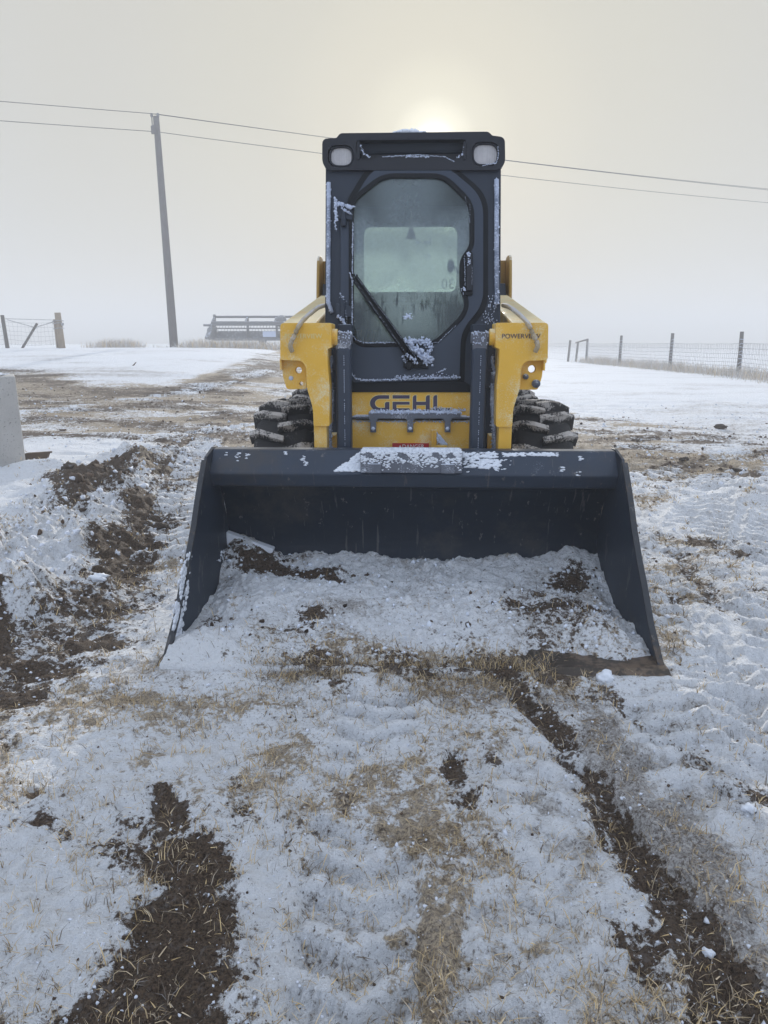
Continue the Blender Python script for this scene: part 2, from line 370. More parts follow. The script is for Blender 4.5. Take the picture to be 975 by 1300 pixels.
# ------------------------------------------------------------------ terrain
def base_h(x, y):
    h = .95*ss((y-6.5)/19)*ss((2.5-x)/9.5)
    h = h+.35*ss((y-60)/200)*0
    return h
def FIELD(x, y):
    """1 where the untouched snow fields lie, beyond the churned yard"""
    az = np.arctan2(x, y); r = np.hypot(x, y)+3.2*fbm(x*.45, y*.8, 5, 71, .6)
    yl = np.interp(az, FAZ, FR_)
    return ss((r-yl)/2.2+.5)*(y > 3)
def polydist(x, y, pts):
    """distance to a polyline and position along it"""
    best = np.full_like(x, 1e9); al = np.zeros_like(x); L = 0; sd = np.zeros_like(x)
    for (ax, ay), (bx, by) in zip(pts, pts[1:]):
        dx, dy = bx-ax, by-ay; l = math.hypot(dx, dy)
        t = np.clip(((x-ax)*dx+(y-ay)*dy)/(l*l), 0, 1)
        d = np.hypot(x-ax-t*dx, y-ay-t*dy); m = d < best
        side = ((x-ax)*dy-(y-ay)*dx)/l
        best = np.where(m, d, best); al = np.where(m, L+t*l, al); sd = np.where(m, side, sd); L += l
    return best, al, sd
def gp(*pts): return [tuple(gndT(*p) if p[1] < 600 else gnd(*p))[:2] for p in pts]
_fb = [(-60, 466), (0, 466), (80, 471), (100, 486), (200, 490), (240, 482), (270, 468), (305, 458), (345, 446), (380, 441), (600, 441), (660, 500), (735, 527), (850, 540), (975, 547), (1040, 550)]
_fp = [gndT(*p) for p in _fb]; FAZ = np.array([math.atan2(p.x, p.y) for p in _fp]); FR_ = np.array([math.hypot(p.x, p.y) for p in _fp])
BERM = gp((185, 582), (150, 608), (105, 642), (55, 690), (-40, 780))
RUT = gp((235, 585), (215, 625), (190, 675), (150, 735), (90, 800), (-20, 880))
LEDGE = gp((140, 750), (85, 765), (0, 800), (-60, 830))
TRACKS = [ # (polyline, half width, period, amplitude, chevron)
    (gp((482, 880), (462, 1040), (440, 1400)), .135, .110, .028, .40),
    (gp((700, 930), (668, 1080), (640, 1400)), .12, .125, .013, -.30),
    (gp((262, 560), (238, 620), (205, 700)), .22, .16, .036, .2),
    (gp((930, 560), (905, 640), (880, 700), (850, 790), (880, 900), (905, 1000)), .22, .115, .022, -.35),
    (gp((1010, 560), (990, 650), (985, 760), (1010, 900)), .24, .12, .022, .3),
    (gp((790, 640), (850, 760), (910, 860), (990, 960)), .12, .06, .010, 0),
    (gp((150, 560), (330, 540)), .20, .2, .04, .2), (gp((760, 610), (980, 580)), .20, .2, .04, .2), (gp((0, 530), (230, 500), (340, 470)), .3, .25, .05, .2),
]
def tracks(x, y):
    """coverage 0..1, lug relief 0..1 and height of all tread imprints"""
    K = 0*x; RD = 0*x; Hh = 0*x
    wx = x+.016*fbm(x*7, y*7, 3, 20); wy = y+.016*fbm(x*7, y*7, 3, 21); ph0 = .30*fbm(x*7, y*7, 3, 22)
    brk = ss((fbm(x*2.5, y*2.5, 3, 24)+.22)/.16)
    for pts, hw, per, amp, chev in TRACKS:
        d, al, sd = polydist(wx, wy, pts)
        ph = al/per+chev*np.abs(sd)/per*1.3+ph0
        rid = ss((np.sin(2*np.pi*ph)+.10)/.5)*(1+.25*np.sin(2*np.pi*ph)); k = ss((1-d/hw)*3.5)*brk
        Hh = Hh+k*(amp*rid-amp*.8)+.016*ss(1-np.abs(d-hw*1.08)/.035)*(1+2*fbm(x*12, y*12, 2, 23))*brk; RD = np.where(k > K, rid, RD); K = np.maximum(K, k)
    return K, RD, Hh
def height(x, y):
    near = 1/(1+(y/14)**2)
    h = base_h(x, y)
    wx = x+.10*fbm(x*2.2, y*2.2, 3, 11); wy = y+.10*fbm(x*2.2, y*2.2, 3, 12)
    n = .055*fbm(x*1.3, y*1.3, 3, 1)+.050*fbm(x*6, y*6, 4, 2, .62)*near+.030*fbm(x*22, y*22, 3, 3, .68)*near+.009*fbm(x*55, y*55, 2, 4, .7)/(1+(y/3)**2)
    rough_zone = ss((fbm(x*.9+4, y*.9, 3, 30)+.12)/.25)
    n = n+.032*(np.abs(fbm(x*9, y*9, 4, 5, .65))*2)*rough_zone*near
    h = h+n
    # churned farm-yard between the snow fields
    yard = ss((y-5.2)/2)*ss((21-y)/7)
    h = h+yard*(.07*fbm(x*.9, y*2.6, 4, 50, .6)+.05*np.maximum(0, fbm(x*3.2, y*4.5, 3, 51)-.08))
    # bank of pushed up soil and snow on the left
    d, al, sd = polydist(wx, wy, BERM)
    lum = fbm(x*5, y*5, 4, 7, .62)
    h = h+(.09+.30*np.maximum(lum, -.25))*ss(1-d/.75)+(.15*np.maximum(0, fbm(x*10, y*10, 4, 8, .65))+.07*fbm(x*24, y*24, 3, 9, .65))*ss(1-d/1.0)
    d, al, sd = polydist(wx, wy, LEDGE)
    h = h+(.055+.12*lum)*ss(1-d/.30)
    d, al, sd = polydist(wx, wy, RUT)
    h = h-.03*ss(1-d/.30)
    # low snow drift by the concrete block
    h = h+.14*np.exp(-((x+3.28)/.30)**2-((y-5.95)/.25)**2)+.05*np.exp(-((x+2.9)/.3)**2-((y-5.6)/.3)**2)
    # snow heap at the right
    g = gnd(975, 632); h = h+.13*np.exp(-((x-g.x-.1)/.55)**2-((y-g.y)/.45)**2)*(1+1.2*lum)
    h = h+tracks(x, y)[2]
    for pts, w, dep in ((STRE, .035, .022), (STRF, .03, .018), (STRG, .05, .012)):
        d, al, sd = polydist(wx, wy, pts); h = h-dep*ss(1-d/w/1.8)
    # settle under the bucket and behind it
    under = ss((.90-np.abs(x))/.03)*ss((y-2.28)/.02)*ss((5.6-y)/.3)
    k = ss((1.05-np.abs(x))/.15)*ss((y-2.1)/.12)*ss((5.9-y)/.4)
    h = h*(1-.75*k)-.06*under
    k2 = ss((.97-np.abs(x))/.1)*ss((y-1.95)/.2)*ss((2.35-y)/.06)     # little lip of ground scraped in front of the edge
    h = h-.012*k2
    lipn = ss((.60-np.abs(x+.02))/.12)*ss((y-2.10)/.13)*(1-ss((y-2.262)/.02))
    h = h+.026*ss((.93-np.abs(x))/.05)*ss((y-2.14)/.10)*(1-ss((y-2.262)/.015))*(1-lipn)
    h = h+lipn*(.030+.05*np.maximum(-.3, fbm(x*9, y*9, 4, 150)))
    return h
STRE = gp((645, 858), (700, 920), (760, 990), (800, 1060), (850, 1130), (900, 1210), (960, 1310))
STRF = gp((780, 880), (850, 930), (920, 970), (1000, 1010))
YR1 = gp((-40, 478), (60, 484), (150, 500), (250, 494), (320, 476), (350, 462)); YR2 = gp((40, 532), (150, 536), (260, 548), (330, 560)); YR3 = gp((0, 512), (120, 520), (240, 512)); YR4 = gp((740, 562), (850, 556), (980, 552)); YR5 = gp((820, 600), (900, 588), (980, 606))
STRG = gp((850, 700), (900, 755), (950, 800), (1010, 850))
def ell(x, y, L, Z=0):
    """cover painted as ellipses measured on the ground, union"""
    out = np.full_like(x, 0.0)
    for (px, py, rx, ry, st) in L:
        if Z is None: zz = float(np.interp(py, [690, 760, 850], [.14, .09, .03])); G = lambda a, b: gnd(a, b, zz)
        else: G = gndT if (py < 600 and Z == 0) else (lambda a, b: gnd(a, b, Z))
        c = G(px, py); e = G(px+rx, py); f = G(px, py-ry*.9); g = G(px, py+ry*.9)
        wx = abs(e.x-c.x); wy = abs(f.y-g.y)/2
        r = np.sqrt(((x-c.x-(y-c.y)*(c.x/c.y))/wx)**2+((y-c.y)/wy)**2)
        out = np.maximum(out, st*np.clip(1.36-r*.74, 0, 1))
    return out
DIRT = [(118, 618, 40, 14, 1.1), (90, 632, 40, 12, 1.0), (160, 598, 30, 8, .9), (185, 640, 30, 14, .9), (160, 700, 50, 16, .95), (420, 862, 60, 6, .5), (560, 864, 70, 7, .6), (680, 868, 60, 8, .6), (207, 1030, 22, 35, .95), (222, 1100, 60, 45, .95), (215, 1180, 72, 50, 1), (190, 1240, 95, 50, 1), (170, 1300, 118, 50, 1),
    (60, 1005, 20, 14, .85), (285, 990, 14, 22, .6), (580, 975, 14, 30, .7), (592, 1020, 20, 22, .7), (628, 968, 18, 12, .55), (665, 940, 16, 14, .5),
    (195, 655, 38, 22, .9), (175, 690, 45, 20, .95), (150, 722, 45, 16, .9), (105, 735, 40, 8, .8), (135, 775, 40, 16, .75), (110, 810, 55, 16, .8), (60, 845, 60, 16, .8), (5, 815, 22, 38, .95), (15, 880, 60, 16, .8), (0, 930, 25, 14, .6),
    (100, 622, 55, 18, .75), (75, 650, 55, 14, .7), (150, 610, 30, 12, .6),
    (100, 482, 90, 5, .6), (200, 497, 60, 3, .6), (60, 470, 60, 4, .6), (60, 510, 60, 5, .55), (140, 520, 50, 4, .5), (285, 505, 60, 3, .45), (300, 470, 40, 3, .4),
    (230, 546, 60, 4, .62), (290, 560, 35, 5, .6), (210, 575, 40, 6, .6), (225, 600, 16, 14, .6),
    (910, 545, 70, 2, .75), (790, 562, 40, 4, .55), (860, 593, 40, 5, .7), (940, 601, 35, 5, .7), (975, 575, 40, 5, .65), (820, 575, 30, 4, .5),
    (905, 693, 26, 7, .8), (955, 708, 30, 7, .7), (960, 755, 25, 5, .6), (770, 600, 30, 4, .4),
    (740, 1010, 30, 20, .45), (840, 1180, 40, 50, .5), (640, 1080, 60, 25, .42), (450, 870, 60, 14, .45), (380, 905, 60, 15, .4), (760, 880, 60, 10, .5)]
STRAW = [(100, 490, 190, 24, .85), (290, 505, 70, 14, .8), (60, 525, 120, 12, .75), (260, 500, 90, 30, .42), (240, 550, 90, 14, .6), (290, 525, 60, 10, .45), (150, 520, 120, 12, .5), (230, 610, 25, 25, .5), (20, 480, 60, 10, .6),
    (330, 478, 30, 10, .5), (850, 548, 120, 10, .55), (800, 575, 70, 14, .5), (900, 590, 80, 14, .5), (870, 620, 60, 10, .4),
    (480, 858, 170, 14, .75), (660, 868, 120, 16, .70), (420, 900, 80, 22, .35), (700, 940, 40, 40, .5), (780, 1040, 50, 50, .45), (860, 1150, 50, 60, .5), (920, 1260, 60, 50, .5),
    (840, 915, 50, 20, .45), (120, 830, 80, 30, .45), (60, 890, 80, 25, .45), (180, 960, 40, 20, .35), (300, 880, 60, 30, .35), (640, 1070, 70, 40, .35), (580, 1000, 60, 60, .35), (480, 1130, 50, 60, .22), (170, 740, 60, 30, .45), (130, 1120, 60, 100, .35), (300, 1120, 30, 60, .3)]
GREY = [(760, 930, 35, 35, 1.0), (800, 975, 45, 40, 1.1), (840, 1040, 50, 55, 1.15), (890, 1110, 50, 65, 1.15), (930, 1180, 45, 70, 1.15), (965, 1260, 40, 60, 1.1), (690, 1010, 35, 50, .7), (740, 1090, 40, 50, .7), (560, 1090, 60, 60, .55), (700, 890, 80, 14, .8), (600, 885, 100, 16, .7), (850, 1000, 60, 80, .62), (920, 1120, 60, 120, .62), (770, 920, 50, 40, .55), (980, 1240, 50, 60, .6), (450, 900, 160, 60, .42), (620, 950, 120, 90, .42), (650, 1120, 120, 120, .30), (600, 1240, 120, 60, .25),
    (60, 700, 70, 60, .38), (60, 760, 60, 30, .42), (150, 850, 90, 50, .42), (850, 720, 60, 90, .40), (150, 600, 60, 20, .6), (880, 560, 140, 50, .45), (150, 520, 250, 60, .45), (260, 580, 60, 60, .5), (280, 950, 80, 60, .3)]
CLEAN = [(60, 578, 60, 16, 1.3), (5, 630, 45, 28, 1.2), (130, 570, 60, 8, 1.1), (60, 715, 50, 25, .8), (900, 655, 60, 18, 1.0), (940, 830, 60, 50, 1.0), (955, 1045, 40, 20, 1.0), (250, 950, 50, 30, .6), (100, 950, 60, 50, .6), (60, 1150, 50, 100, .8), (330, 1150, 30, 100, .8)]
def cover(x, y):
    wx = x+.24*fbm(x*2.4, y*2.4, 5, 41, .6)*np.clip(y/3.5, .55, 3); wy = y+.24*fbm(x*2.4+9, y*2.4, 5, 42, .6)*np.clip(y/3.5, .55, 3)
    n = fbm(x*3, y*3, 4, 43)
    d = ell(wx, wy, DIRT)
    for pts, w, k in ((STRE, .05, .68), (STRF, .045, .60), (STRG, .04, .58), (RUT, .22, .53), (YR1, .55, .62), (YR2, .30, .60), (YR3, .25, .60), (YR4, .16, .62), (YR5, .10, .55)):
        dd, _, _ = polydist(wx, wy, pts); w2 = w*(1+.9*n) + (.02*ss((1.9-y)/.8) if pts is STRE else 0)
        d = np.maximum(d, k*np.clip(1.5-.75*dd/np.maximum(w2, .01), 0, 1))
    s = ell(wx, wy, STRAW); g = ell(wx, wy, GREY); TK, TR, _ = tracks(x, y)
    # steep faces of the bank shed their snow
    base = .02*np.clip(1-y/30, 0, 1)
    # tan streaks running across the churned yard
    fld = FIELD(x, y)
    yard = ss((y-4.6)/1.8)*(1-fld)
    st = fbm(x*.45+y*.12, y*1.5, 5, 60, .62); sq = fbm(x*.8+3, y*2.4, 5, 61, .66)
    s = np.maximum(s, yard*(.58+2.2*st)); d = np.maximum(d, yard*(.34+2.0*sq-.3*st)); g = np.maximum(g, yard*(.48-.8*st))
    lf = fbm(x*1.6, y*1.6, 5, 62, .65); lf2 = fbm(x*2.2+5, y*2.2, 5, 63, .65)
    nearz = (1-fld)*(1-yard)
    s = np.maximum(s, nearz*(.38+1.7*lf)); g = np.maximum(g, nearz*(.26+1.5*lf2)); d = np.maximum(d, nearz*(.22+1.5*fbm(x*4.2, y*3.5, 5, 64, .65)))
    s = s*(1-.75*fld); d = d*(1-.9*fld); g = g*(1-.6*fld)+fld*(.30+1.0*fbm(x*.7, y*1.6, 5, 72, .6))
    g = np.maximum(g, 1.05*np.clip(d, 0, .75))
    cl = 1-.85*np.clip(ell(wx, wy, CLEAN), 0, 1); s = s*cl; d = d*cl; g = g*cl
    s = s*(1-.45*TK); g = g*(1-.3*TK)+.22*TK*(1-TR); d = d*(1-.35*TK)+.10*TK*(1-TR)
    return np.clip(d, 0, 1), np.clip(s, 0, 1), np.clip(g, 0, 1)
def axis(segs):
    out = [segs[0][0]]
    for a, b, st in segs:
        n = max(1, int(round((b-a)/st))); out += list(a+(b-a)*(i+1)/n for i in range(n))
    return np.array(out)
def geo(a, b, r):
    out = []; s = r; x = a
    while x < b: x += s; s *= 1.16; out.append(min(x, b))
    return out
xs_core = axis([(-2.6, -1.4, .016), (-1.4, 1.4, .0085), (1.4, 2.6, .016)])
xr = geo(2.6, 320, .024); xs = np.array([-v for v in reversed(xr)]+list(xs_core)+xr)
ys_core = axis([(.62, 2.4, .0085), (2.4, 4.5, .018), (4.5, 8, .028), (8, 16, .06), (16, 30, .15)])
ys = np.array([-v for v in reversed(geo(-.62, 320, .03))]+list(ys_core)+geo(30, 320, .3))
X, Y = np.meshgrid(xs, ys); xf = X.ravel(); yf = Y.ravel()
d_, s_, g_ = cover(xf, yf)
def surf(x, y, d=None):
    if d is None: d = cover(x, y)[0]
    k = ss((d-.35)/.3)/(1+(y/9)**2)
    return height(x, y)+k*(-.010+.030*fbm(x*17, y*17, 4, 130, .65))
Zf = surf(xf, yf, d_)
# soil shows on the side faces of the bank
def grid_mesh(name, xf, yf, zf, nx, ny, mat, cov, keep=None):
    me = bpy.data.meshes.new(name); me.vertices.add(nx*ny)
    co = np.stack([xf, yf, zf], 1).astype(np.float32); me.vertices.foreach_set('co', co.ravel())
    i = np.arange((nx-1)*(ny-1)); r = i//(nx-1); c = i % (nx-1); a = r*nx+c
    q = np.stack([a, a+1, a+nx+1, a+nx], 1)
    if keep is not None: q = q[keep(a)]
    nq = len(q); me.loops.add(nq*4); me.loops.foreach_set('vertex_index', q.ravel().astype(np.int32))
    me.polygons.add(nq); me.polygons.foreach_set('loop_start', (np.arange(nq)*4).astype(np.int32)); me.polygons.foreach_set('loop_total', np.full(nq, 4, np.int32))
    me.polygons.foreach_set('use_smooth', np.ones(nq, bool)); me.update(calc_edges=True)
    at_ = me.color_attributes.new('cover', 'FLOAT_COLOR', 'POINT')
    at_.data.foreach_set('color', np.stack([cov[0], cov[1], cov[2], np.ones_like(xf)], 1).astype(np.float32).ravel())
    me.materials.append(mat); o = bpy.data.objects.new(name, me); C.objects.link(o); return o
ground = grid_mesh('ground', xf, yf, Zf, len(xs), len(ys), M['ground'], (d_, s_, g_)); meta(ground, kind='structure')
def hz(x, y): return float(surf(np.array([float(x)]), np.array([float(y)]))[0])

# ------------------------------------------------------------------ grass, straw, crumbs
def strands(name, P, H, lean, width, tint, mat='straw', parent=None, az=None, curl=.4):
    """one mesh of tapered bent blades. P Nx3, H N, lean N (0 upright .. 1 flat)"""
    n = len(P); rng = np.random.default_rng(len(name)+n)
    a = rng.uniform(0, 2*np.pi, n) if az is None else az
    dx, dy = np.cos(a), np.sin(a); th = lean*np.pi/2
    up = np.cos(th); ou = np.sin(th); sx, sy = -dy, dx
    rot = rng.uniform(0, 2*np.pi, n); sx = np.cos(rot); sy = np.sin(rot)
    p0 = P; t1 = np.stack([dx*ou*.5, dy*ou*.5, up*.55+.02], 1)*H[:, None]
    o2 = ou+curl*rng.uniform(0, 1, n); t2 = np.stack([dx*o2, dy*o2, up*.95+.015-curl*.12], 1)*H[:, None]
    sv = np.stack([sx, sy, 0*sx], 1)*width[:, None]
    V = np.stack([p0-sv, p0+sv, p0+t1-sv*.8, p0+t1+sv*.8, p0+t2], 1).reshape(-1, 3)
    b = (np.arange(n)*5)[:, None]
    tri = np.concatenate([b+np.array([[0, 1, 3]]), b+np.array([[0, 3, 2]]), b+np.array([[2, 3, 4]])], 1).reshape(-1, 3)
    me = bpy.data.meshes.new(name); me.vertices.add(len(V)); me.vertices.foreach_set('co', V.astype(np.float32).ravel())
    me.loops.add(tri.size); me.loops.foreach_set('vertex_index', tri.astype(np.int32).ravel())
    me.polygons.add(len(tri)); me.polygons.foreach_set('loop_start', (np.arange(len(tri))*3).astype(np.int32)); me.polygons.foreach_set('loop_total', np.full(len(tri), 3, np.int32))
    me.update(calc_edges=True)
    at_ = me.color_attributes.new('tint', 'FLOAT_COLOR', 'POINT'); tc_ = np.repeat(tint, 5, 0)
    at_.data.foreach_set('color', np.concatenate([tc_, np.ones((len(tc_), 1))], 1).astype(np.float32).ravel())
    me.materials.append(M[mat]); o = bpy.data.objects.new(name, me); C.objects.link(o); o.parent = parent; return o
rng = np.random.default_rng(5)
def tint(n, dark=0, frost=0):
    t = rng.uniform(0, 1, n)[:, None]; c = np.array([.30, .20, .09])*(1-t)+np.array([.80, .60, .30])*t
    k = (rng.uniform(0, 1, n) < .2+dark)[:, None]; c = np.where(k, np.array([.12, .085, .05]), c)
    f = (rng.uniform(0, 1, n)*frost)[:, None]; return c*(1-f)+np.array([.7, .72, .76])*f
def sample_ground(n, x0, x1, y0, y1, power=1):
    y = y0*(y1/y0)**(rng.uniform(0, 1, n)); x = rng.uniform(-1, 1, n)*(.70*y*1.05+.12)-.04*y
    return x, y
# stubble tufts
x, y = sample_ground(46000, 0, 0, .85, 7.5)
d2, s2, g2 = cover(x, y)
prob = .08+.9*np.clip(s2-.10, 0, 1)*(1-.7*ss((d2-.35)/.3))+.05*d2
prob = prob*np.clip(.55+2.4*fbm(x*4, y*4, 3, 70), .08, 1.6)
inb = (np.abs(x) < .90) & (y > 2.27) & (y < 5.2)
k = (rng.uniform(0, 1, len(x)) < prob) & ~inb
x, y = x[k], y[k]; print('tufts', len(x))
nb = rng.integers(1, 8, len(x)); X2 = np.repeat(x, nb)+rng.normal(0, .006, nb.sum()); Y2 = np.repeat(y, nb)+rng.normal(0, .006, nb.sum())
Z2 = surf(X2, Y2)-.004
Hh = rng.uniform(.012, .040, len(X2))*(1+.25*rng.standard_normal(len(X2))**2*.4)
o = strands('dry_stubble', np.stack([X2, Y2, Z2], 1), Hh, rng.beta(1.4, 2.0, len(X2)), rng.uniform(.0008, .0016, len(X2))*np.clip(Y2/1.8, .8, 2.2), tint(len(X2), 0, .35))
meta(o, 'short dry tan grass stubble poking through the snow all over the yard', 'grass', kind='stuff')
# loose straw lying flat
x, y = sample_ground(9000, 0, 0, .85, 6.5); d2, s2, g2 = cover(x, y)
k = (rng.uniform(0, 1, len(x)) < .30+.6*s2+.1*d2) & ~((np.abs(x) < .90) & (y > 2.27)); x, y = x[k], y[k]
o = strands('loose_straw', np.stack([x, y, surf(x, y)+.003], 1), rng.uniform(.006, .024, len(x))*(1+1.3*(rng.uniform(0, 1, len(x)) < .06)), rng.uniform(.88, 1.0, len(x)), rng.uniform(.0007, .0016, len(x)), tint(len(x), .1, .3), curl=.1)
meta(o, 'loose pale straw scattered flat over snow and bare soil', 'straw', kind='stuff')
# matted grass along the bucket's cutting edge
n = 12000; x = rng.uniform(-.62, .66, n); y = 2.27-rng.normal(.02, .055, n)*(1+.3*rng.standard_normal(n)**2)
w = np.clip(.25+3.6*fbm(x*7, y*7, 4, 80)+.35*(np.abs(x+.05) < .6), 0, 1.3); k = rng.uniform(0, 1, n) < w; x, y = x[k], y[k]
o = strands('matted_grass', np.stack([x, y, np.where(y > 2.255, .020, surf(x, y)-.004)], 1), rng.uniform(.010, .050, len(x)), rng.beta(2.2, 1.5, len(x)), rng.uniform(.0008, .0016, len(x)), tint(len(x), .35, .25))
meta(o, 'tangled dry grass heaped along the cutting edge of the bucket', 'grass', kind='stuff')
# weeds on the rise by the pole, and along the right fence
n = 8000; t = rng.uniform(0, 1, n); x = -12.0+t*8.5; y = 26.9+1.2*rng.normal(0, .5, n)+t*1.0
w = np.clip(.5+3*fbm(x*1.1, y*.3, 3, 81), .05, 1); k = rng.uniform(0, 1, n) < w; x, y = x[k], y[k]
o = strands('tall_weeds', np.stack([x, y, height(x, y)-.02], 1), rng.uniform(.08, .38, len(x))*(.5+w[k]*.8), rng.beta(1.3, 4, len(x)), np.full(len(x), .006), tint(len(x), .0, .95))
meta(o, 'frosted tan weeds on the low rise around the foot of the utility pole', 'weeds', kind='stuff')
FPX = [(1075, 496, 1080, 417), (937, 478, 942, 421), (850, 470, 854, 423), (786, 464, 789, 426), (744, 460, 746, 430)]
def flat_h(): return 0
fposts = [gnd(a, b, 0) for a, b, c, d in FPX]
n = 9000; seg = rng.integers(0, len(fposts)-1, n); t = rng.uniform(0, 1, n)
fx = np.array([p.x for p in fposts]); fy = np.array([p.y for p in fposts])
x = fx[seg]*(1-t)+fx[seg+1]*t+rng.normal(0, .35, n); y = fy[seg]*(1-t)+fy[seg+1]*t+rng.normal(0, .35, n)+.2
o = strands('fence_weeds', np.stack([x, y, height(x, y)-.02], 1), rng.uniform(.15, .62, n)*(.5+1.0*np.clip(fbm(x*.8, y*.8, 3, 82)+.4, 0, 1)), rng.beta(1.3, 4, n), np.full(n, .005), tint(n, .0, .9))
meta(o, 'hoar frosted weeds growing through the wire fence on the right', 'weeds', kind='stuff')
def crumbs(name, x, y, z, r, tintv, nmesh=1):
    bm = bmesh.new(); bmesh.ops.create_icosphere(bm, subdivisions=nmesh, radius=1); bm.verts.index_update()
    v0 = np.array([v.co[:] for v in bm.verts]); f0 = np.array([[v.index for v in f.verts] for f in bm.faces]); bm.free()
    n = len(x); V = v0[None]*r[:, None, None]*rng.uniform(.45, 1.45, (n, len(v0), 1))*rng.uniform(.6, 1.2, (n, 1, 3))
    V = V+np.stack([x, y, z], 1)[:, None]; Fc = f0[None]+(np.arange(n)*len(v0))[:, None, None]
    me = bpy.data.meshes.new(name); V = V.reshape(-1, 3); Fc = Fc.reshape(-1, 3)
    me.vertices.add(len(V)); me.vertices.foreach_set('co', V.astype(np.float32).ravel())
    me.loops.add(Fc.size); me.loops.foreach_set('vertex_index', Fc.astype(np.int32).ravel()); me.polygons.add(len(Fc))
    me.polygons.foreach_set('loop_start', (np.arange(len(Fc))*3).astype(np.int32)); me.polygons.foreach_set('loop_total', np.full(len(Fc), 3, np.int32)); me.update(calc_edges=True)
    at_ = me.color_attributes.new('tint', 'FLOAT_COLOR', 'POINT'); tc_ = np.repeat(tintv, len(v0), 0)
    at_.data.foreach_set('color', np.concatenate([tc_, np.ones((len(tc_), 1))], 1).astype(np.float32).ravel()); me.materials.append(M['crumb'])
    o = bpy.data.objects.new(name, me); C.objects.link(o); return o
x, y = sample_ground(60000, 0, 0, .85, 14); d2, s2, g2 = cover(x, y); bd, _, _ = polydist(x, y, BERM)
p = .05+.75*d2+.25*g2+.8*ss(1-bd/.7); k = (rng.uniform(0, 1, len(x)) < p*.45) & ~((np.abs(x) < .92) & (y > 2.22) & (y < 5.2)); x, y, d2 = x[k], y[k], d2[k]
r = (.0018+.0035*rng.uniform(0, 1, len(x))**3)*np.clip(y/1.6, .8, 4)*(1+.8*(rng.uniform(0, 1, len(x)) < .04))
bd, _, _ = polydist(x, y, BERM); r = r*(1+1.0*ss(1-bd/.7)*(rng.uniform(0, 1, len(x)) < .5))
issnow = rng.uniform(0, 1, len(x)) > .12+.8*d2
tv = np.where(issnow[:, None], np.array([.74, .78, .86]), np.array([.07, .048, .034])*rng.uniform(.6, 2.2, (len(x), 1)))
o = crumbs('soil_and_snow_crumbs', x, y, surf(x, y)+r*.1, r, tv); print('crumbs', len(x))
meta(o, 'small crumbs of snow and dark soil strewn over the yard', 'crumbs', kind='stuff')
def lump_thing(name, px, py, r, mat, label, cat, group=None, sz=.7, sub=3, Z=None, sx=1):
    g = gnd(px, py, 0) if Z is None else gnd(px, py, Z); z = hz(g.x, g.y) if Z is None else Z
    bm = bmesh.new(); bmesh.ops.create_icosphere(bm, subdivisions=sub, radius=1)
    sd = random.randint(0, 999)
    for v in bm.verts:
        n = float(fbm(np.array([v.co.x*1.3+sd+v.co.z]), np.array([v.co.y*1.3+v.co.z*.7]), 4, sd)[0])
        n += .5*float(fbm(np.array([v.co.x*4+sd+v.co.z*2]), np.array([v.co.y*4-v.co.z*3]), 3, sd+5)[0]); v.co *= r*(1+1.5*n); v.co.z *= sz; v.co.x *= sx
    for f in bm.faces: f.smooth = True
    me = bpy.data.meshes.new(name); bm.to_mesh(me); bm.free(); me.materials.append(M[mat])
    o = bpy.data.objects.new(name, me); C.objects.link(o); o.location = (g.x, g.y, z+r*sz*.35); return meta(o, label, cat, group)
M['snowlump'] = painted('packed_snow', (.80, .84, .91), .8, var=.06, bmp=.6)
M['clod'] = painted('soil_clod', (.05, .035, .025), .9, frost=.0, up=.12, var=.5, bmp=.8)
lump_thing('snow_chunk', 767, 866, .026, 'snowlump', 'clean white chunk of snow in front of the bucket near its right corner', 'snow chunk', 'loose snow chunks on the ground')
lump_thing('snow_chunk', 127, 748, .036, 'snowlump', 'white snow lump beside the dark rut left of the bucket', 'snow chunk', 'loose snow chunks on the ground', sz=.6, sx=1.3)
lump_thing('snow_chunk', 952, 1018, .016, 'snowlump', 'small snow lump on snow near the right edge, below the bucket corner', 'snow chunk', 'loose snow chunks on the ground')
lump_thing('snow_chunk', 900, 1198, .010, 'snowlump', 'tiny snow lump lowest on the right, on the long dark soil streak', 'snow chunk', 'loose snow chunks on the ground')
for q, (px, py, r) in enumerate([(158, 612, .07), (205, 668, .04), (92, 612, .055)]):
    lump_thing('soil_clod', px, py, r, 'clod', ['dark soil clod at the far end of the snowy bank on the left', 'dark soil clod at the edge of the brown rut', 'dark soil clod standing proud on the left of the bank'][q], 'soil clod', 'frozen soil clods')
for q, (px, py, r) in enumerate([(868, 588, .04), (938, 598, .05), (915, 545, .06), (806, 560, .04)]):
    lump_thing('soil_clod', px, py, r, 'clod', ['dark soil clod right of the bucket, in the tan churned ground', 'largest dark soil clod at the right edge, above the snow heap', 'dark soil clod on the edge of the right snow field', 'small soil clod just right of the right front tyre'][q], 'soil clod', 'frozen soil clods', sz=.55, sx=1.25)
st = MB(); g = gndT(169, 464); st.tube([g+Vector((-.09, 0, -.06)), g+Vector((0, .02, .0)), g+Vector((.08, 0, .08))], [.014, .018, .01], 6)
meta(st.build('stick', 'rust', origin=tuple(g)), 'small dark stick poking out of the left snow field', 'stick')

# ------------------------------------------------------------------ skid steer loader
RT = (0, 3.9, 0)
SK = empty('skid_steer', RT, 'yellow and dark grey skid steer loader parked with its wide bucket on the ground', 'skid steer')
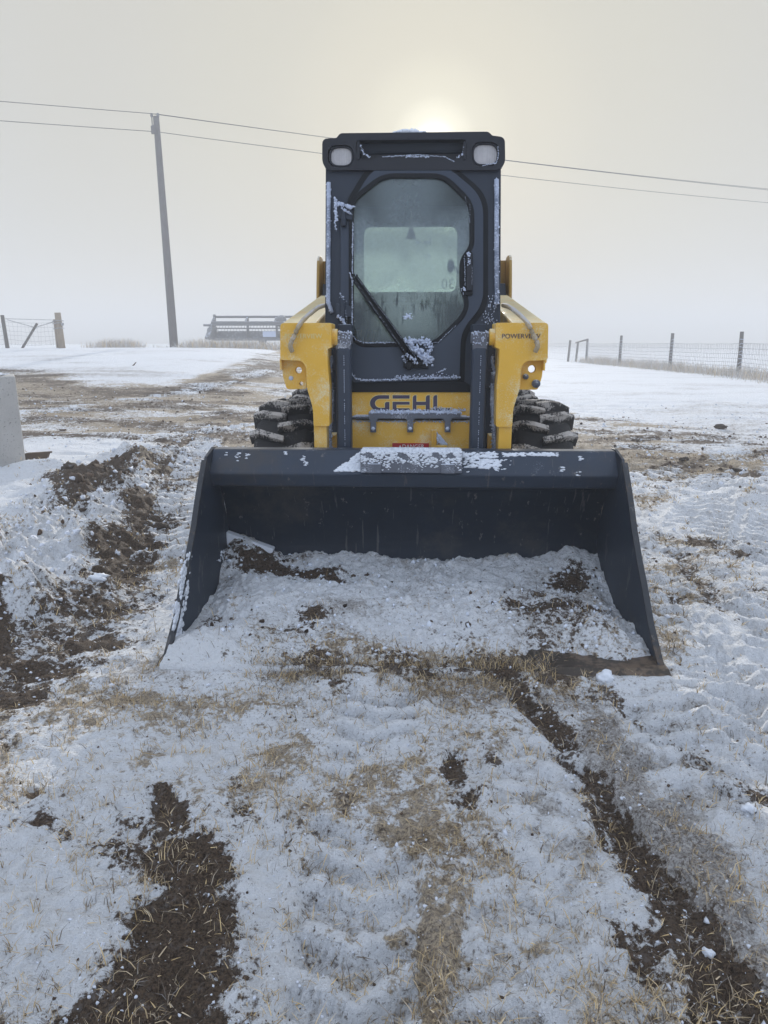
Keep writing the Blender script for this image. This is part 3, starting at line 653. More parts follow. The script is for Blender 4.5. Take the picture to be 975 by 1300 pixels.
# --- bucket
HB = .885
BI = [(2.50, .016), (3.02, .020), (3.11, .032), (3.17, .060), (3.215, .10), (3.245, .155), (3.252, .22), (3.238, .30), (3.20, .39), (3.155, .46), (3.115, .51)]      # inner profile
BO = [(3.135, .515), (3.22, .40), (3.27, .29), (3.278, .215), (3.262, .13), (3.20, .06), (3.12, .012), (3.03, .002), (2.50, .000)]
def ext_x(poly, x0, x1): # polygon in (y,z) extruded along x
    n = len(poly); V = [(x0, a, b) for a, b in poly]+[(x1, a, b) for a, b in poly]
    return V, [tuple(range(n-1, -1, -1)), tuple(range(n, 2*n))]+[(i, (i+1) % n, (i+1) % n+n, i+n) for i in range(n)]
def xplate(poly, x0, x1): m = MB(); V, Fc = ext_x(poly, x0, x1); m.add(V, Fc); return m
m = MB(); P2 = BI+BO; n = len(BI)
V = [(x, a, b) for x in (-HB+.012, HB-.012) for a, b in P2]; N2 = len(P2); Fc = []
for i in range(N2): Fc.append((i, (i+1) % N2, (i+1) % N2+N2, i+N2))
m.add(V, Fc, True); BK = m.build('bucket', 'bucket_shaded', SK)
# folded top lip: sloping upper face, short lower face, top flange
lipo = [(3.06, .668), (2.985, .572), (3.015, .512), (3.10, .500), (3.13, .52), (3.13, .668)]
xplate(fillet(lipo, .008, 2), -HB+.013, HB-.013).build('top_lip', 'lip', BK)
# side plates
sp = [(2.33, .016), (3.03, .006), (3.16, .038), (3.25, .11), (3.282, .215), (3.138, .52), (3.135, .672), (3.075, .675), (2.965, .650), (2.915, .60), (2.865, .545), (2.80, .47), (2.735, .385), (2.64, .28), (2.575, .22), (2.46, .108), (2.35, .03)]
for s in (-1, 1):
    xplate(sp, s*(HB-.012), s*HB).build('side_plate', 'bucket', BK, .002)
    # thicker worn bar along the front edge of the plate
    e = [(2.305, .004), (2.46, .120), (2.57, .236), (2.64, .300), (2.735, .402), (2.80, .488), (2.865, .565), (2.935, .640)]
    mm = MB()
    for (a, b), (c, d) in zip(e, e[1:]):
        dv = Vector((c-a, d-b)).normalized(); nn = Vector((dv.y, -dv.x))*(.014)
        x0, x1 = s*(HB-.017), s*(HB+.005); 
        mm.hexa([(x0, a, b), (x1, a, b), (x1, a+nn.x, b+nn.y), (x0, a+nn.x, b+nn.y), (x0, c, d), (x1, c, d), (x1, c+nn.x, d+nn.y), (x0, c+nn.x, d+nn.y)])
    mm.build('side_edge', 'side_edge', BK)
xplate([(2.258, .000), (2.262, .008), (2.30, .022), (2.50, .022), (2.50, .0)], -HB-.01, HB+.01).build('cutting_edge', 'worn', BK)
mm = MB(); A_, B_, C_ = at(291, 673, 3.235), at(347, 698, 3.19), at(291, 712, 3.19)
mm.plate([(A_.x-.01, A_.z), (B_.x, B_.z), (B_.x-.02, B_.z-.05), (C_.x-.01, C_.z-.04)], [], 0, .05, lambda u, v, w: (u, 3.20+w*.9, v)); mm.build('ice_wedge', 'snowlump', BK, .006)
mm = MB()   # snow stuck to the front of the left side plate
def stuck(px, py, spx, spy, n, r):
    for _ in range(n):
        q = ray(px+random.gauss(0, spx), py+random.gauss(0, spy)); tt = -(HB-.013)/q.x; p = Vector((0, 0, CH))+q*tt
        mm.lump((p.x, p.y, p.z), r*random.uniform(.4, 1.2), 1, .4, .35, 1.3, 1)
stuck(233, 742, 2.5, 16, 90, .011); stuck(226, 785, 3, 14, 120, .012); stuck(240, 706, 1.5, 3, 14, .008); stuck(282, 703, 1.5, 3, 14, .008); stuck(239, 741, 1, 3, 10, .007); stuck(279, 712, 2, 1.5, 8, .006)
mm.build('plate_snow', 'snowlump', BK)
# attachment block on the lip
a = at(458, 575, 2.99); b = at(586, 597, 2.985)
mm = MB(); mm.box(a.x, b.x, 2.958, 3.10, .585, .675); mm.box(a.x+.03, a.x+.09, 2.948, 2.962, .585, .625); mm.box(b.x-.09, b.x-.03, 2.948, 2.962, .585, .625)
mm.build('step_plate', 'frosty_metal', BK, .004)
# loose snow on the lip and the step plate
mm = MB()
def snowpatch(x0, x1, z0, z1, Y0, n, r): # little drifts on the slanted lip face
    for _ in range(n):
        x_ = random.uniform(x0, x1); z_ = random.uniform(z0, z1)
        mm.lump((x_, Y0+(z_-.572)*.78-.001, z_), r*random.uniform(.4, 1.2), 1, .35, 1.8, .35, .8)
for _ in range(520):
    x_ = random.uniform(a.x+.005, b.x-.005); mm.lump((x_, random.uniform(2.962, 3.06), .673+random.uniform(-.002, .003)), random.uniform(.0025, .0065), 1, .5, 1.5, 1.2, .7)
for _ in range(900):
    x_ = random.uniform(a.x+.005, b.x-.005); z_ = .674-abs(random.gauss(0, .030))
    if z_ > .59 and math.sin(x_*37)+math.sin(x_*91+z_*60)+math.sin(z_*150) > -1.0: mm.lump((x_, 2.957, z_), random.uniform(.001, .0045), 1, .5, 1.8, .6, 1)
p0 = at(590, 580, 3).x; snowpatch(p0, p0+.15, .60, .66, 2.985, 150, .008); snowpatch(p0-.02, p0+.2, .585, .665, 2.985, 60, .004)
p1 = at(425, 590, 3).x; 
for _ in range(240):
    q = random.random()**.6; x_ = p1+(a.x-p1)*q; snowpatch(x_-.004, x_+.004, .585, .585+.075*q, 2.985, 1, .007)
for px in (650, 670, 690, 702):
    p = at(px, 577, 3).x; snowpatch(p-.03, p+.03, .648, .660, 2.985, 30, .006)
for px, z_, n_ in ((383, .635, 9), (387, .615, 9), (300, .645, 5), (312, .642, 7), (285, .65, 3), (361, .652, 4), (298, .63, 4), (740, .64, 10), (715, .60, 8), (735, .58, 6)):
    p = at(px, 585, 3).x; snowpatch(p-.008, p+.008, z_-.010, z_+.010, 2.985, n_, .0045)
mm.build('lip_snow', 'snowlump', BK)
# snow, soil and grass lying in the bucket
bx = np.linspace(-HB+.014, HB-.014, 300); by = np.linspace(2.235, 3.268, 220); BX, BY = np.meshgrid(bx, by); bxf, byf = BX.ravel(), BY.ravel()
def bsnow(x, y):
    t = (y-2.26)/1.0
    h = .038+.050*ss(t/.6)+.045*ss((t-.75)/.25)
    h = h+.050*fbm(x*3.1, y*3.1, 4, 90)+.060*fbm(x*8, y*8, 4, 91, .62)+.030*fbm(x*32, y*32, 3, 92, .65)+.03*np.maximum(0, fbm(x*14, y*14, 3, 98))
    h = h+.05*np.exp(-((x+.72)/.16)**2)*ss((.4-t)/.3)
    h = h-.07*np.exp(-((x-.62)/.30)**2)*ss((.28-t)/.25)+.045*np.exp(-((x-.70)/.10)**2-((t-.22)/.10)**2)
    h = h+.10*np.exp(-((x+.80)/.12)**2-((y-3.22)/.12)**2)+.05*np.exp(-((x-.78)/.12)**2)*ss((t-.75)/.25)-.045*np.exp(-((np.abs(x)-.87)/.07)**2)*ss(t/.4)*ss((.85-t)/.2)
    front = 2.238+.05*np.maximum(0, fbm(x*7, x*0+3, 4, 97))+.14*ss((x-.52)/.2)*(1-.6*np.exp(-((x-.70)/.09)**2))
    edge = ss((y-front)/np.where(x < .45, .10, .04))
    thin = (.030-.045*ss((x-.30)/.28)+.022*fbm(x*16, y*16, 4, 151))*ss((y-2.232)/.012)
    return np.maximum(h, .030-.045*ss((x-.30)/.28)+.022*fbm(x*16, y*16, 4, 151))*edge+thin*(1-edge)
bz = bsnow(bxf, byf)
BD = [(690, 770, 60, 14, .62), (450, 848, 40, 6, .5), (700, 846, 60, 8, .9), (330, 717, 50, 8, .80), (400, 722, 50, 6, .72), (345, 708, 30, 4, .6), (430, 733, 25, 4, .7), (400, 785, 25, 10, .7), (380, 800, 40, 10, .5), (400, 838, 70, 12, .62), (500, 836, 40, 12, .6), (560, 845, 60, 9, .62), (660, 838, 100, 14, .8), (725, 790, 50, 24, .52), (725, 733, 26, 12, .75), (690, 750, 30, 8, .55), (800, 845, 50, 14, .8), (745, 775, 45, 9, .6), (250, 790, 25, 6, .5), (560, 790, 30, 6, .4), (265, 775, 25, 6, .5)]
BS = [(470, 832, 160, 22, .62), (650, 838, 140, 24, .62), (740, 800, 70, 40, .5), (360, 810, 60, 22, .5), (540, 760, 120, 30, .3)]
BG = [(500, 745, 240, 60, .34), (700, 770, 90, 60, .6), (400, 800, 100, 40, .5), (560, 705, 180, 14, .45)]
wx = bxf+.10*fbm(bxf*4, byf*4, 4, 95); wy = byf+.10*fbm(bxf*4, byf*4, 4, 96)
bl = fbm(bxf*4, byf*4, 5, 99, .65); bc = (np.clip(np.maximum(ell(wx, wy, BD, None), .16+1.1*bl), 0, 1), np.clip(np.maximum(ell(wx, wy, BS, None), .16-.9*bl), 0, 1), np.clip(np.maximum(ell(wx, wy, BG, None), .30+1.2*fbm(bxf*3, byf*3, 5, 100)), 0, 1))
o = grid_mesh('snow_heap', bxf-RT[0], byf, bz, len(bx), len(by), M['bucket_snow'], bc)
meta(o, 'blue white snow mixed with soil and grass lying inside the loader bucket', 'snow')
n = 9000; x = rng.uniform(-.80, .80, n); y = 2.262+.75*rng.uniform(0, 1, n)**2.2; sd_ = ell(x, y, BS, None); dd_ = ell(x, y, BD, None)
k = rng.uniform(0, 1, n) < .03+.8*sd_*ss((2.5-y)/.2)*np.clip(.4+3*fbm(x*6, y*6, 3, 140), 0, 1.5)+.3*dd_; x, y = x[k], y[k]
o = strands('bucket_grass', np.stack([x, y, bsnow(x, y)-.003], 1), rng.uniform(.012, .055, len(x)), rng.beta(1.5, 1.6, len(x)), rng.uniform(.0008, .0015, len(x)), tint(len(x), .25, .2))
meta(o, 'torn dry grass stuck in the snow inside the loader bucket', 'grass', kind='stuff')
n = 2600; x = rng.uniform(-.86, .86, n); y = rng.uniform(2.27, 3.24, n); dd_ = ell(x, y, BD, None)
k = rng.uniform(0, 1, n) < .14+.8*dd_; x, y, dd_ = x[k], y[k], dd_[k]; r = .003+.009*rng.uniform(0, 1, len(x))**3; sn = rng.uniform(0, 1, len(x)) > .12+.85*dd_
o = crumbs('bucket_crumbs', x, y, bsnow(x, y)+r*.2, r, np.where(sn[:, None], np.array([.74, .79, .88]), np.array([.05, .035, .025])*rng.uniform(.6, 2, (len(x), 1))))
meta(o, 'crumbs of snow and soil on the snow inside the bucket', 'crumbs', kind='stuff')

# --- wheels
def tyre_mesh():
    """tyre with two staggered rows of chevron lugs, axle along x, centre at origin"""
    mb = MB(); Ro, Wd = .392, .15; prof = [(-.105, .21), (-.135, .25), (-.15, .31), (-.143, .362), (-.115, .388), (-.05, .394), (.05, .394), (.115, .388), (.143, .362), (.15, .31), (.135, .25), (.105, .21)]
    n = 40; V = [(x_, r_*math.cos(2*math.pi*i/n), r_*math.sin(2*math.pi*i/n)) for i in range(n) for x_, r_ in prof]; k = len(prof); Fc = []
    for i in range(n):
        for j in range(k-1): Fc.append((i*k+j, i*k+j+1, ((i+1) % n)*k+j+1, ((i+1) % n)*k+j))
    mb.add(V, Fc, True); fr = [0]*len(mb.v)
    NL = 18
    for side in (-1, 1):
        for q in range(NL):
            a0 = 2*math.pi*(q+(.5 if side > 0 else 0))/NL
            secs = [(-.018, .0, .402, .432), (.05, .035, .398, .436), (.11, .09, .388, .430), (.163, .12, .345, .402)]
            base = len(mb.v); vv = []
            for (xx, da, ri, ro) in secs:
                hw = .046; jt = random.uniform(-.004, .004)
                for (aa, rr) in ((-hw, ri-.02), (-hw*.72, ro+jt), (hw*.72, ro+jt), (hw, ri-.02)):
                    t = a0-da+aa; vv.append((side*xx, rr*math.cos(t), rr*math.sin(t)))
            ff = []
            for i in range(len(secs)-1):
                for j in range(3): ff.append((i*4+j, i*4+j+1, i*4+5+j, i*4+4+j))
            ff += [(0, 1, 2, 3), (len(vv)-1, len(vv)-2, len(vv)-3, len(vv)-4)]
            mb.add(vv, ff, False); fz = [0, 1, 1, 0]; fr += fz*len(secs)
    return mb, fr
tm, tfr = tyre_mesh()
def make_mesh(mb, name, mat, fr=None):
    me = bpy.data.meshes.new(name); me.from_pydata([tuple(v) for v in mb.v], [], mb.f); me.polygons.foreach_set('use_smooth', mb.sm); me.materials.append(M[mat])
    bm = bmesh.new(); bm.from_mesh(me); bmesh.ops.recalc_face_normals(bm, faces=bm.faces[:]); bm.to_mesh(me); bm.free()
    if fr: at_ = me.attributes.new('frost', 'FLOAT', 'POINT'); at_.data.foreach_set('value', fr)
    return me
tyre_me = make_mesh(tm, 'tyre', 'tyre', tfr)
rm = MB(); n = 24
prof = [(-.11, .215), (-.105, .195), (-.02, .185), (.0, .15), (.012, .07), (.012, .001), (-.012, .001), (-.02, .15), (-.1, .20)]
V = [(x_, r_*math.cos(2*math.pi*i/n), r_*math.sin(2*math.pi*i/n)) for i in range(n) for x_, r_ in prof]; k = len(prof)
rm.add(V, [(i*k+j, i*k+j+1, ((i+1) % n)*k+j+1, ((i+1) % n)*k+j) for i in range(n) for j in range(k-1)], True)
for q in range(8): a_ = 2*math.pi*q/8; rm.lump((.018, .1*math.cos(a_), .1*math.sin(a_)), .011, 1, 0)
rim_me = make_mesh(rm, 'rim', 'rim')
for s in (-1, 1):
    for yy in (3.81, 4.86):
        w = bpy.data.objects.new('wheel', None); C.objects.link(w); w.parent = SK; w.location = (s*.655, yy-RT[1], .415-.02); w.empty_display_size = .1
        t = bpy.data.objects.new('tyre', tyre_me); C.objects.link(t); t.parent = w; t.rotation_euler = (random.uniform(0, 6), 0, 0)
        if s < 0: t.scale = (1, 1, 1)
        r_ = bpy.data.objects.new('rim', rim_me); C.objects.link(r_); r_.parent = w
        if s < 0: r_.rotation_euler = (0, 0, math.pi)
# --- chassis
m = MB(); m.box(-.43, .43, 3.48, 5.35, .22, .86); m.hexa([(-.43, 3.44, .45), (.43, 3.44, .45), (.43, 3.48, .30), (-.43, 3.48, .30), (-.43, 3.44, .62), (.43, 3.44, .62), (.43, 3.48, .86), (-.43, 3.48, .86)])
m.build('chassis', 'dark', SK, .01)
m = MB(); m.hexa([(-.42, 4.62, .86), (.42, 4.62, .86), (.42, 5.38, .86), (-.42, 5.38, .86), (-.42, 4.62, 1.22), (.42, 4.62, 1.22), (.40, 5.30, 1.12), (-.40, 5.30, 1.12)])
m.build('engine_hood', 'yellow', SK, .02)
for i in range(8): m = MB(); m.box(-.33, .33, 5.352, 5.37, .50+i*.045, .52+i*.045); m.build('grille_slat', 'black', SK)
# front yellow panels
a = cab(445, 496); b = cab(599, 573)
def pl(px0, px1, py0, py1, Y): p = at(px0, py0, Y); q = at(px1, py1, Y); return p.x, q.x, q.z, p.z
x0, x1, z0, z1 = pl(444, 600, 496, 529, 3.40)
m = MB(); m.box(x0, x1, 3.395, 3.45, z0, z1); UP = m.build('upper_front_panel', 'yellow', SK, .004)
x0, x1, z2, z3 = pl(444, 600, 534, 582, 3.37)
m = MB(); m.hexa([(x0, 3.355, z2-.12), (x1, 3.355, z2-.12), (x1, 3.44, z2-.12), (x0, 3.44, z2-.12), (x0, 3.375, z3), (x1, 3.375, z3), (x1, 3.44, z3), (x0, 3.44, z3)])
LP = m.build('lower_front_panel', 'yellow', SK, .005)
m = MB(); m.box(x0-.005, x1+.005, 3.42, 3.46, z3-.01, z0+.01); m.build('panel_gap', 'black', SK)
# lettering: G E H L as bars, with a pale outline behind
def lp(u, v): return ((460+u/7.5), (490+v/7.5))
def letter_plate(mb, poly, Yf, th, grow=0):
    pts = [lp(u, v) for u, v in poly]
    if grow:
        c = Vector((sum(p[0] for p in pts)/len(pts), sum(p[1] for p in pts)/len(pts)))
        pts2 = []
        n_ = len(pts); area = sum(pts[i][0]*pts[(i+1) % n_][1]-pts[(i+1) % n_][0]*pts[i][1] for i in range(n_))
        sg = 1 if area > 0 else -1
        for i in range(n_):
            p = Vector(pts[i]); d1 = (p-Vector(pts[i-1])).normalized(); d2 = (Vector(pts[(i+1) % n_])-p).normalized()
            n1 = Vector((d1.y, -d1.x))*sg; n2 = Vector((d2.y, -d2.x))*sg; nn = (n1+n2); nn = nn/max(.5, nn.dot(n1)) if nn.length > .01 else n1
            pts2.append(p+nn*grow)
        pts = pts2
    W_ = [at(p[0], p[1], Yf) for p in pts]
    mb.plate([(p.x, p.z) for p in W_], [], 0, th, lambda u, v, w: (u, Yf-w, v))
def arcpts(cx, cy, rx, ry, a0, a1, n=8): return [(cx+rx*math.cos(R(a0+(a1-a0)*i/n)), cy+ry*math.sin(R(a0+(a1-a0)*i/n))) for i in range(n+1)]
Gp = [(255, 88), (255, 122)]+arcpts(168, 165, 48, 43, -90, -270, 10)+[(215, 208), (215, 172)]+arcpts(232, 172, 17, 20, 180, 270, 4)+[(258, 152), (258, 240), (165, 240)]+arcpts(165, 164, 92, 76, 90, 270, 14)
Eb = [[(288, 88), (450, 88), (450, 120), (288, 120)], [(288, 150), (450, 150), (450, 178), (325, 178), (325, 212), (450, 212), (450, 240), (288, 240)]]
Hh_ = [[(480, 240), (480, 118)]+arcpts(505, 115, 25, 27, 180, 265, 4)+[(515, 88), (515, 150), (604, 150), (604, 118)]+arcpts(628, 115, 24, 27, 180, 265, 4)+[(642, 88), (642, 260), (604, 260), (604, 182), (515, 182), (515, 240)]]
Lp_ = [[(675, 118)]+arcpts(698, 115, 23, 27, 180, 265, 4)+[(712, 88), (712, 212), (835, 212), (835, 242), (675, 242)]]
mo, mi = MB(), MB()
for poly in [Gp]+Eb+Hh_+Lp_:
    letter_plate(mo, poly, 3.3935, .001, .75); letter_plate(mi, poly, 3.3922, .001)
mo.build('lettering_outline', 'decal_pale', UP); mi.build('lettering', 'decal_dark', UP)
# hinge bracket with three tongues
def bx_px(mb, px0, py0, px1, py1, Y, d):
    p = at(px0, py0, Y); q = at(px1, py1, Y); mb.box(min(p.x, q.x), max(p.x, q.x), Y, Y+d, min(p.z, q.z), max(p.z, q.z)); return p, q
m = MB(); Yb = 3.345
pts = [(467, 524), (585, 524), (585, 531)]
out = [(468, 524.5), (584, 524.5), (585, 529), (574, 531.5), (572, 535), (572, 549), (564.5, 549), (564.5, 535), (562, 531.5), (527, 531.5), (524.5, 535), (524.5, 549), (517, 549), (517, 535), (515, 531.5), (480, 531.5), (477.5, 535), (477.5, 549), (470, 549), (470, 535), (468, 531.5), (467, 529)]
W_ = [at(p[0], p[1], Yb) for p in out]
m.plate([(p.x, p.z) for p in W_], [], 0, .012, lambda u, v, w: (u, Yb+w, v))
p = at(446, 530, Yb+.01); q = at(598, 530, Yb+.01); m.tube([p, q], .007, 8)
m.box(p.x+.02, q.x-.02, 3.352, 3.40, p.z-.002, p.z+.010)
HBk = m.build('hinge_bracket', 'frosty_metal', SK, .002)
for px in (473.7, 520.7, 568.2):
    m = MB(); p = at(px, 544, Yb); m.tube([p+Vector((0, -.012, 0)), p+Vector((0, .004, 0))], .0095, 6); m.build('bolt', 'frost', HBk)
m = MB(); frost_line(m, [at(470, 523.5, Yb+.005), at(584, 523.5, Yb+.005)], .006, .0016); frost_line(m, [at(447, 529, Yb+.005), at(468, 528, Yb)], .003, .003); frost_line(m, [at(470, 521, 3.39), at(590, 521, 3.39)], .004, .003); frost_line(m, [at(548, 518, 3.39), at(592, 520, 3.39)], .003, .002, spread=1.2)
m.build('frost_crust', 'frost', HBk)
m = MB(); frost_line(m, [at(446, 535, 3.372), at(598, 535, 3.372)], .003, .003, spread=.9); m.build('frost_crust', 'frost', LP)
# folded yellow catch with snow in its corner
m = MB(); Yc = 3.335; a_ = at(548, 546, Yc); b_ = at(567, 578, Yc); mid = at(554, 565, Yc)
m.box(a_.x, mid.x, Yc, 3.36, b_.z, a_.z); m.box(mid.x, b_.x, Yc, 3.36, b_.z, mid.z); m.box(a_.x, a_.x+.006, Yc-.02, Yc, b_.z, a_.z); CT = m.build('catch', 'yellow', SK, .002)
m = MB()
for _ in range(160):
    u = random.random(); v = random.random()*(1-u); m.lump((mid.x+u*(b_.x-mid.x), Yc+.012-.006*random.random(), mid.z+.003+v*(a_.z-mid.z-.01)), .0045, 1, .4)
m.build('catch_snow', 'frost', CT)
m = MB(); bx_px(m, 498, 562.5, 544.5, 571, 3.352, .003); DC = m.build('warning_label', 'decal_red', LP)
p = at(524.5, 567, 3.3505)
text_mesh('warning_text', 'DANGER', .026, 'decal_white', DC, Matrix.Translation(p) @ Matrix.Rotation(R(90), 4, 'X'))
m = MB(); p = at(508, 567, 3.3515); m.plate([(p.x-.008, p.z-.007), (p.x+.008, p.z-.007), (p.x, p.z+.008)], [], 0, .001, lambda u, v, w: (u, p.y-w, v)); m.build('warning_triangle', 'decal_white', DC)

# --- lift arms, one each side
def mir(px, s): return px if s < 0 else 2*523.3-px
for s in (-1, 1):
    Ya = 3.14
    front = [(354, 410), (419, 410), (419, 441), (414, 443), (414, 460), (416.5, 490), (416.5, 541), (396.5, 541), (395.5, 518), (387.5, 491), (387, 466), (381, 458), (354, 457)]
    rad = [5, 2, 1, 1, 4, 4, 2, 2, 6, 5, 6, 4, 3]
    W_ = [at(px, py, Ya) for px, py in fillet(front, rad, 3)]
    x_ = [(-abs(p.x+.006)-.0, p.z) for p in W_]
    m = MB(); m.plate([(u*-s if s > 0 else u, v) for u, v in x_], [], 0, .15, lambda u, v, w: (u, Ya+w*(1 if v < 1.0 else 1), v))
    # lower leg reaching down behind the bucket
    pa = at(398, 540, Ya); pb = at(414, 540, Ya)
    m.box(s*abs(pb.x), s*abs(pa.x), Ya+.012, Ya+.13, .56, pa.z+.005) if s > 0 else m.box(pa.x, pb.x, Ya+.012, Ya+.13, .56, pa.z+.005)
    m.box(min(s*.36, s*.44), max(s*.36, s*.44), 3.295, 3.42, .15, .70)
    AR = m.build('lift_arm', 'yellow', SK, .007, seg=3)
    # beam going back up to the tower
    m = MB(); e = s
    def sx(v): return e*v
    m.hexa([(sx(.595), 3.24, 1.03), (sx(.44), 3.24, 1.03), (sx(.47), 4.95, 1.15), (sx(.61), 4.95, 1.15), (sx(.588), 3.24, 1.205), (sx(.435), 3.24, 1.205), (sx(.475), 4.95, 1.44), (sx(.615), 4.95, 1.44)])
    m.build('arm_beam', 'yellow', AR, .01)
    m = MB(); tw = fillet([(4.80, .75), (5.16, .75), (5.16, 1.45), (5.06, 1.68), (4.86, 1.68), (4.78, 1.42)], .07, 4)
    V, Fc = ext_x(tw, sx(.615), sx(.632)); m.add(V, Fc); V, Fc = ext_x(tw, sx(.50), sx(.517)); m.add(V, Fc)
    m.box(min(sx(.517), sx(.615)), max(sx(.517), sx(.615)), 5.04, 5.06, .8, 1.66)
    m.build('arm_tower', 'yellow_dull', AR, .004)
    m = MB(); m.hexa([(sx(.60), 4.35, .80), (sx(.53), 4.35, .80), (sx(.53), 4.95, .80), (sx(.60), 4.95, .80), (sx(.60), 4.88, 1.50), (sx(.53), 4.88, 1.50), (sx(.53), 5.0, 1.50), (sx(.60), 5.0, 1.50)]); m.build('lift_link', 'dark', AR, .005)
    # drilled flange beside the knee
    fl = [(357, 455), (389, 455), (389, 494), (364, 494), (359, 478)]
    holes = [circ(379, 470, 4.2, 12), circ(382.5, 487, 2.6, 10)] if s < 0 else [circ(2*523.3-675, 468, 4.8, 12)]
    Yf = 3.20; conv = lambda pts: [(-s*(-1)*0+ (at(px, py, Yf).x if s < 0 else -at(px, py, Yf).x-.012), at(px, py, Yf).z) for px, py in pts]
    m = MB(); m.plate(conv(fillet(fl, 3, 3)), [conv(h) for h in holes], 0, .03, lambda u, v, w: (u, Yf+w, v))
    pf = conv([(357, 455), (363, 494)]); m.hexa([(pf[0][0], Yf-.04, pf[0][1]-.05), (pf[0][0]-s*.008, Yf-.04, pf[0][1]-.05), (pf[0][0]-s*.008, Yf, pf[0][1]-.05), (pf[0][0], Yf, pf[0][1]-.05), (pf[0][0], Yf-.04, pf[0][1]), (pf[0][0]-s*.008, Yf-.04, pf[0][1]), (pf[0][0]-s*.008, Yf+.001, pf[0][1]), (pf[0][0], Yf+.001, pf[0][1])])
    m.build('pin_flange', 'yellow', AR, .003)
    if s > 0:
        for (px, py, rr) in ((666.8, 478, .012), (680, 487, .018)):
            p = at(px, py, Yf); mm = MB(); mm.tube([p+Vector((0, -.02, 0)), p+Vector((0, .002, 0))], rr, 14); mm.tube([p+Vector((0, -.028, 0)), p+Vector((0, -.018, 0))], rr*.55, 8); mm.build('pin', 'frosty_metal', AR)
    else:
        p = at(369.5, 480, Yf); mm = MB(); mm.tube([p+Vector((0, -.004, 0)), p+Vector((0, .002, 0))], .010, 12); mm.build('pin', 'frost', AR)
    # pivot boss towards the tilt cylinder
    p = at(418, 428, 3.20); q = at(428, 428, 3.20); px0 = abs(p.x+.003); px1 = abs(q.x+.003)
    m = MB(); m.tube([(s*(px0+.02), 3.20, p.z), (s*px1, 3.20, p.z)], .036, 18); m.build('pivot_boss', 'yellow', AR, .004)
    # hose running over the knee
    hp = [((411, 388), 3.50), ((404, 390), 3.40), ((393, 398), 3.28), ((380, 411), 3.135), ((373, 425), 3.118), ((367.5, 438), 3.112), ((370, 446), 3.125)]
    Pw = []
    for (px, py), yy in hp:
        v = at(px, py, yy); Pw.append(Vector((s*abs(v.x+.004), v.y, v.z)))
    # smooth the path
    def cr_(P, k=5):
        o_ = []
        for i in range(len(P)-1):
            p0, p1, p2, p3 = P[max(i-1, 0)], P[i], P[i+1], P[min(i+2, len(P)-1)]
            for j in range(k):
                t = j/k; o_.append(.5*((2*p1)+(-p0+p2)*t+(2*p0-5*p1+4*p2-p3)*t*t+(-p0+3*p1-3*p2+p3)*t**3))
        return o_+[P[-1]]
    m = MB(); m.tube(cr_(Pw), .0105, 10, .08); m.build('hose', 'frosty_yellow', SK)
    # lettering on the knee
    p = at(mir(383.5, s) if s < 0 else 663, 427, Ya-.002); 
    mtx = Matrix.Translation(Vector((s*.46 if s > 0 else -.475, Ya-.0015, p.z))) @ Matrix.Rotation(R(90), 4, 'X')
    text_mesh('arm_lettering', 'POWERVIEW', .028, 'decal_dark' if s > 0 else 'decal_pale', AR, mtx, .0006)
    # tilt cylinder: square tube with weld seams
    px0, px1 = (425.5, 445) if s < 0 else (600, 619.5)
    Yt = 3.19; a_ = at(px0, 440, Yt); b_ = at(px1, 440, Yt); xa, xb = min(a_.x, b_.x), max(a_.x, b_.x)
    m = MB(); m.box(xa, xb, Yt, Yt+.075, .56, at(430, 441, Yt).z); TC = m.build('tilt_cylinder', 'dark2', SK, .014, seg=3)
    m = MB()
    for (r0, r1) in ((452, 466), (470, 500), (508, 540), (546, 572)):
        z_a, z_b = at(435, r0, Yt).z, at(435, r1, Yt).z; n_ = int((z_a-z_b)/.008)
        for i in range(n_): 
            if random.random() < .8: m.lump(((xa+xb)/2+.004, Yt-.0005, z_a+(z_b-z_a)*i/n_), .0016, 1, .3, 1, .5, 2)
    m.build('weld_seam', 'frost', TC)
    m = MB(); zc0, zc1 = at(430, 438, Yt).z, at(430, 420, Yt).z
    m.box(xa+.002, xb-.002, Yt+.005, Yt+.07, zc0-.02, zc1-.006); m.tube([(xa-.006, Yt+.035, (zc0+zc1)/2), (xb+.006, Yt+.035, (zc0+zc1)/2)], .026, 14)
    m.build('clevis', 'frosty_metal', TC, .003)
    m = MB()
    for _ in range(170): m.lump((random.uniform(xa, xb), Yt+random.uniform(-.002, .03), random.uniform(zc0, zc1)), random.uniform(.0015, .004), 1, .4)
    m.build('frost_crust', 'frost', TC)
    # dark bracket above the clevis
    m = MB(); zt = at(430, 372, 3.36).z; m.box(xa+.005, xb+.0, 3.27, 3.42, zc1-.01, zc1+.03); m.build('cab_bracket', 'dark', SK, .004)
    # frosted hydraulic lines between arm and cylinder
    for (xo, r0, r1, rad_) in ((.0, 452, 478, .009), (.0, 486, 574, .0125)):
        pxm = 420.5 if s < 0 else 625.5
        A = at(pxm, r0, 3.25); B = at(pxm-1.5*(-s), r1, 3.25)
        Pm = [A, A.lerp(B, .3)+Vector((-s*.004, 0, 0)), A.lerp(B, .7)+Vector((s*.003, 0, 0)), B]
        m = MB(); m.tube(cr_(Pm), rad_*.8, 8); H_ = m.build('hydraulic_line', 'trim', SK)
        m = MB(); frost_line(m, [A, B], rad_*.42, .0035, .5, 1.0); m.build('frost_crust', 'frost', H_)
        m = MB(); m.tube([B+Vector((0, 0, .02)), B+Vector((0, 0, -.03))], .014, 6); m.build('coupling', 'frosty_metal', H_)
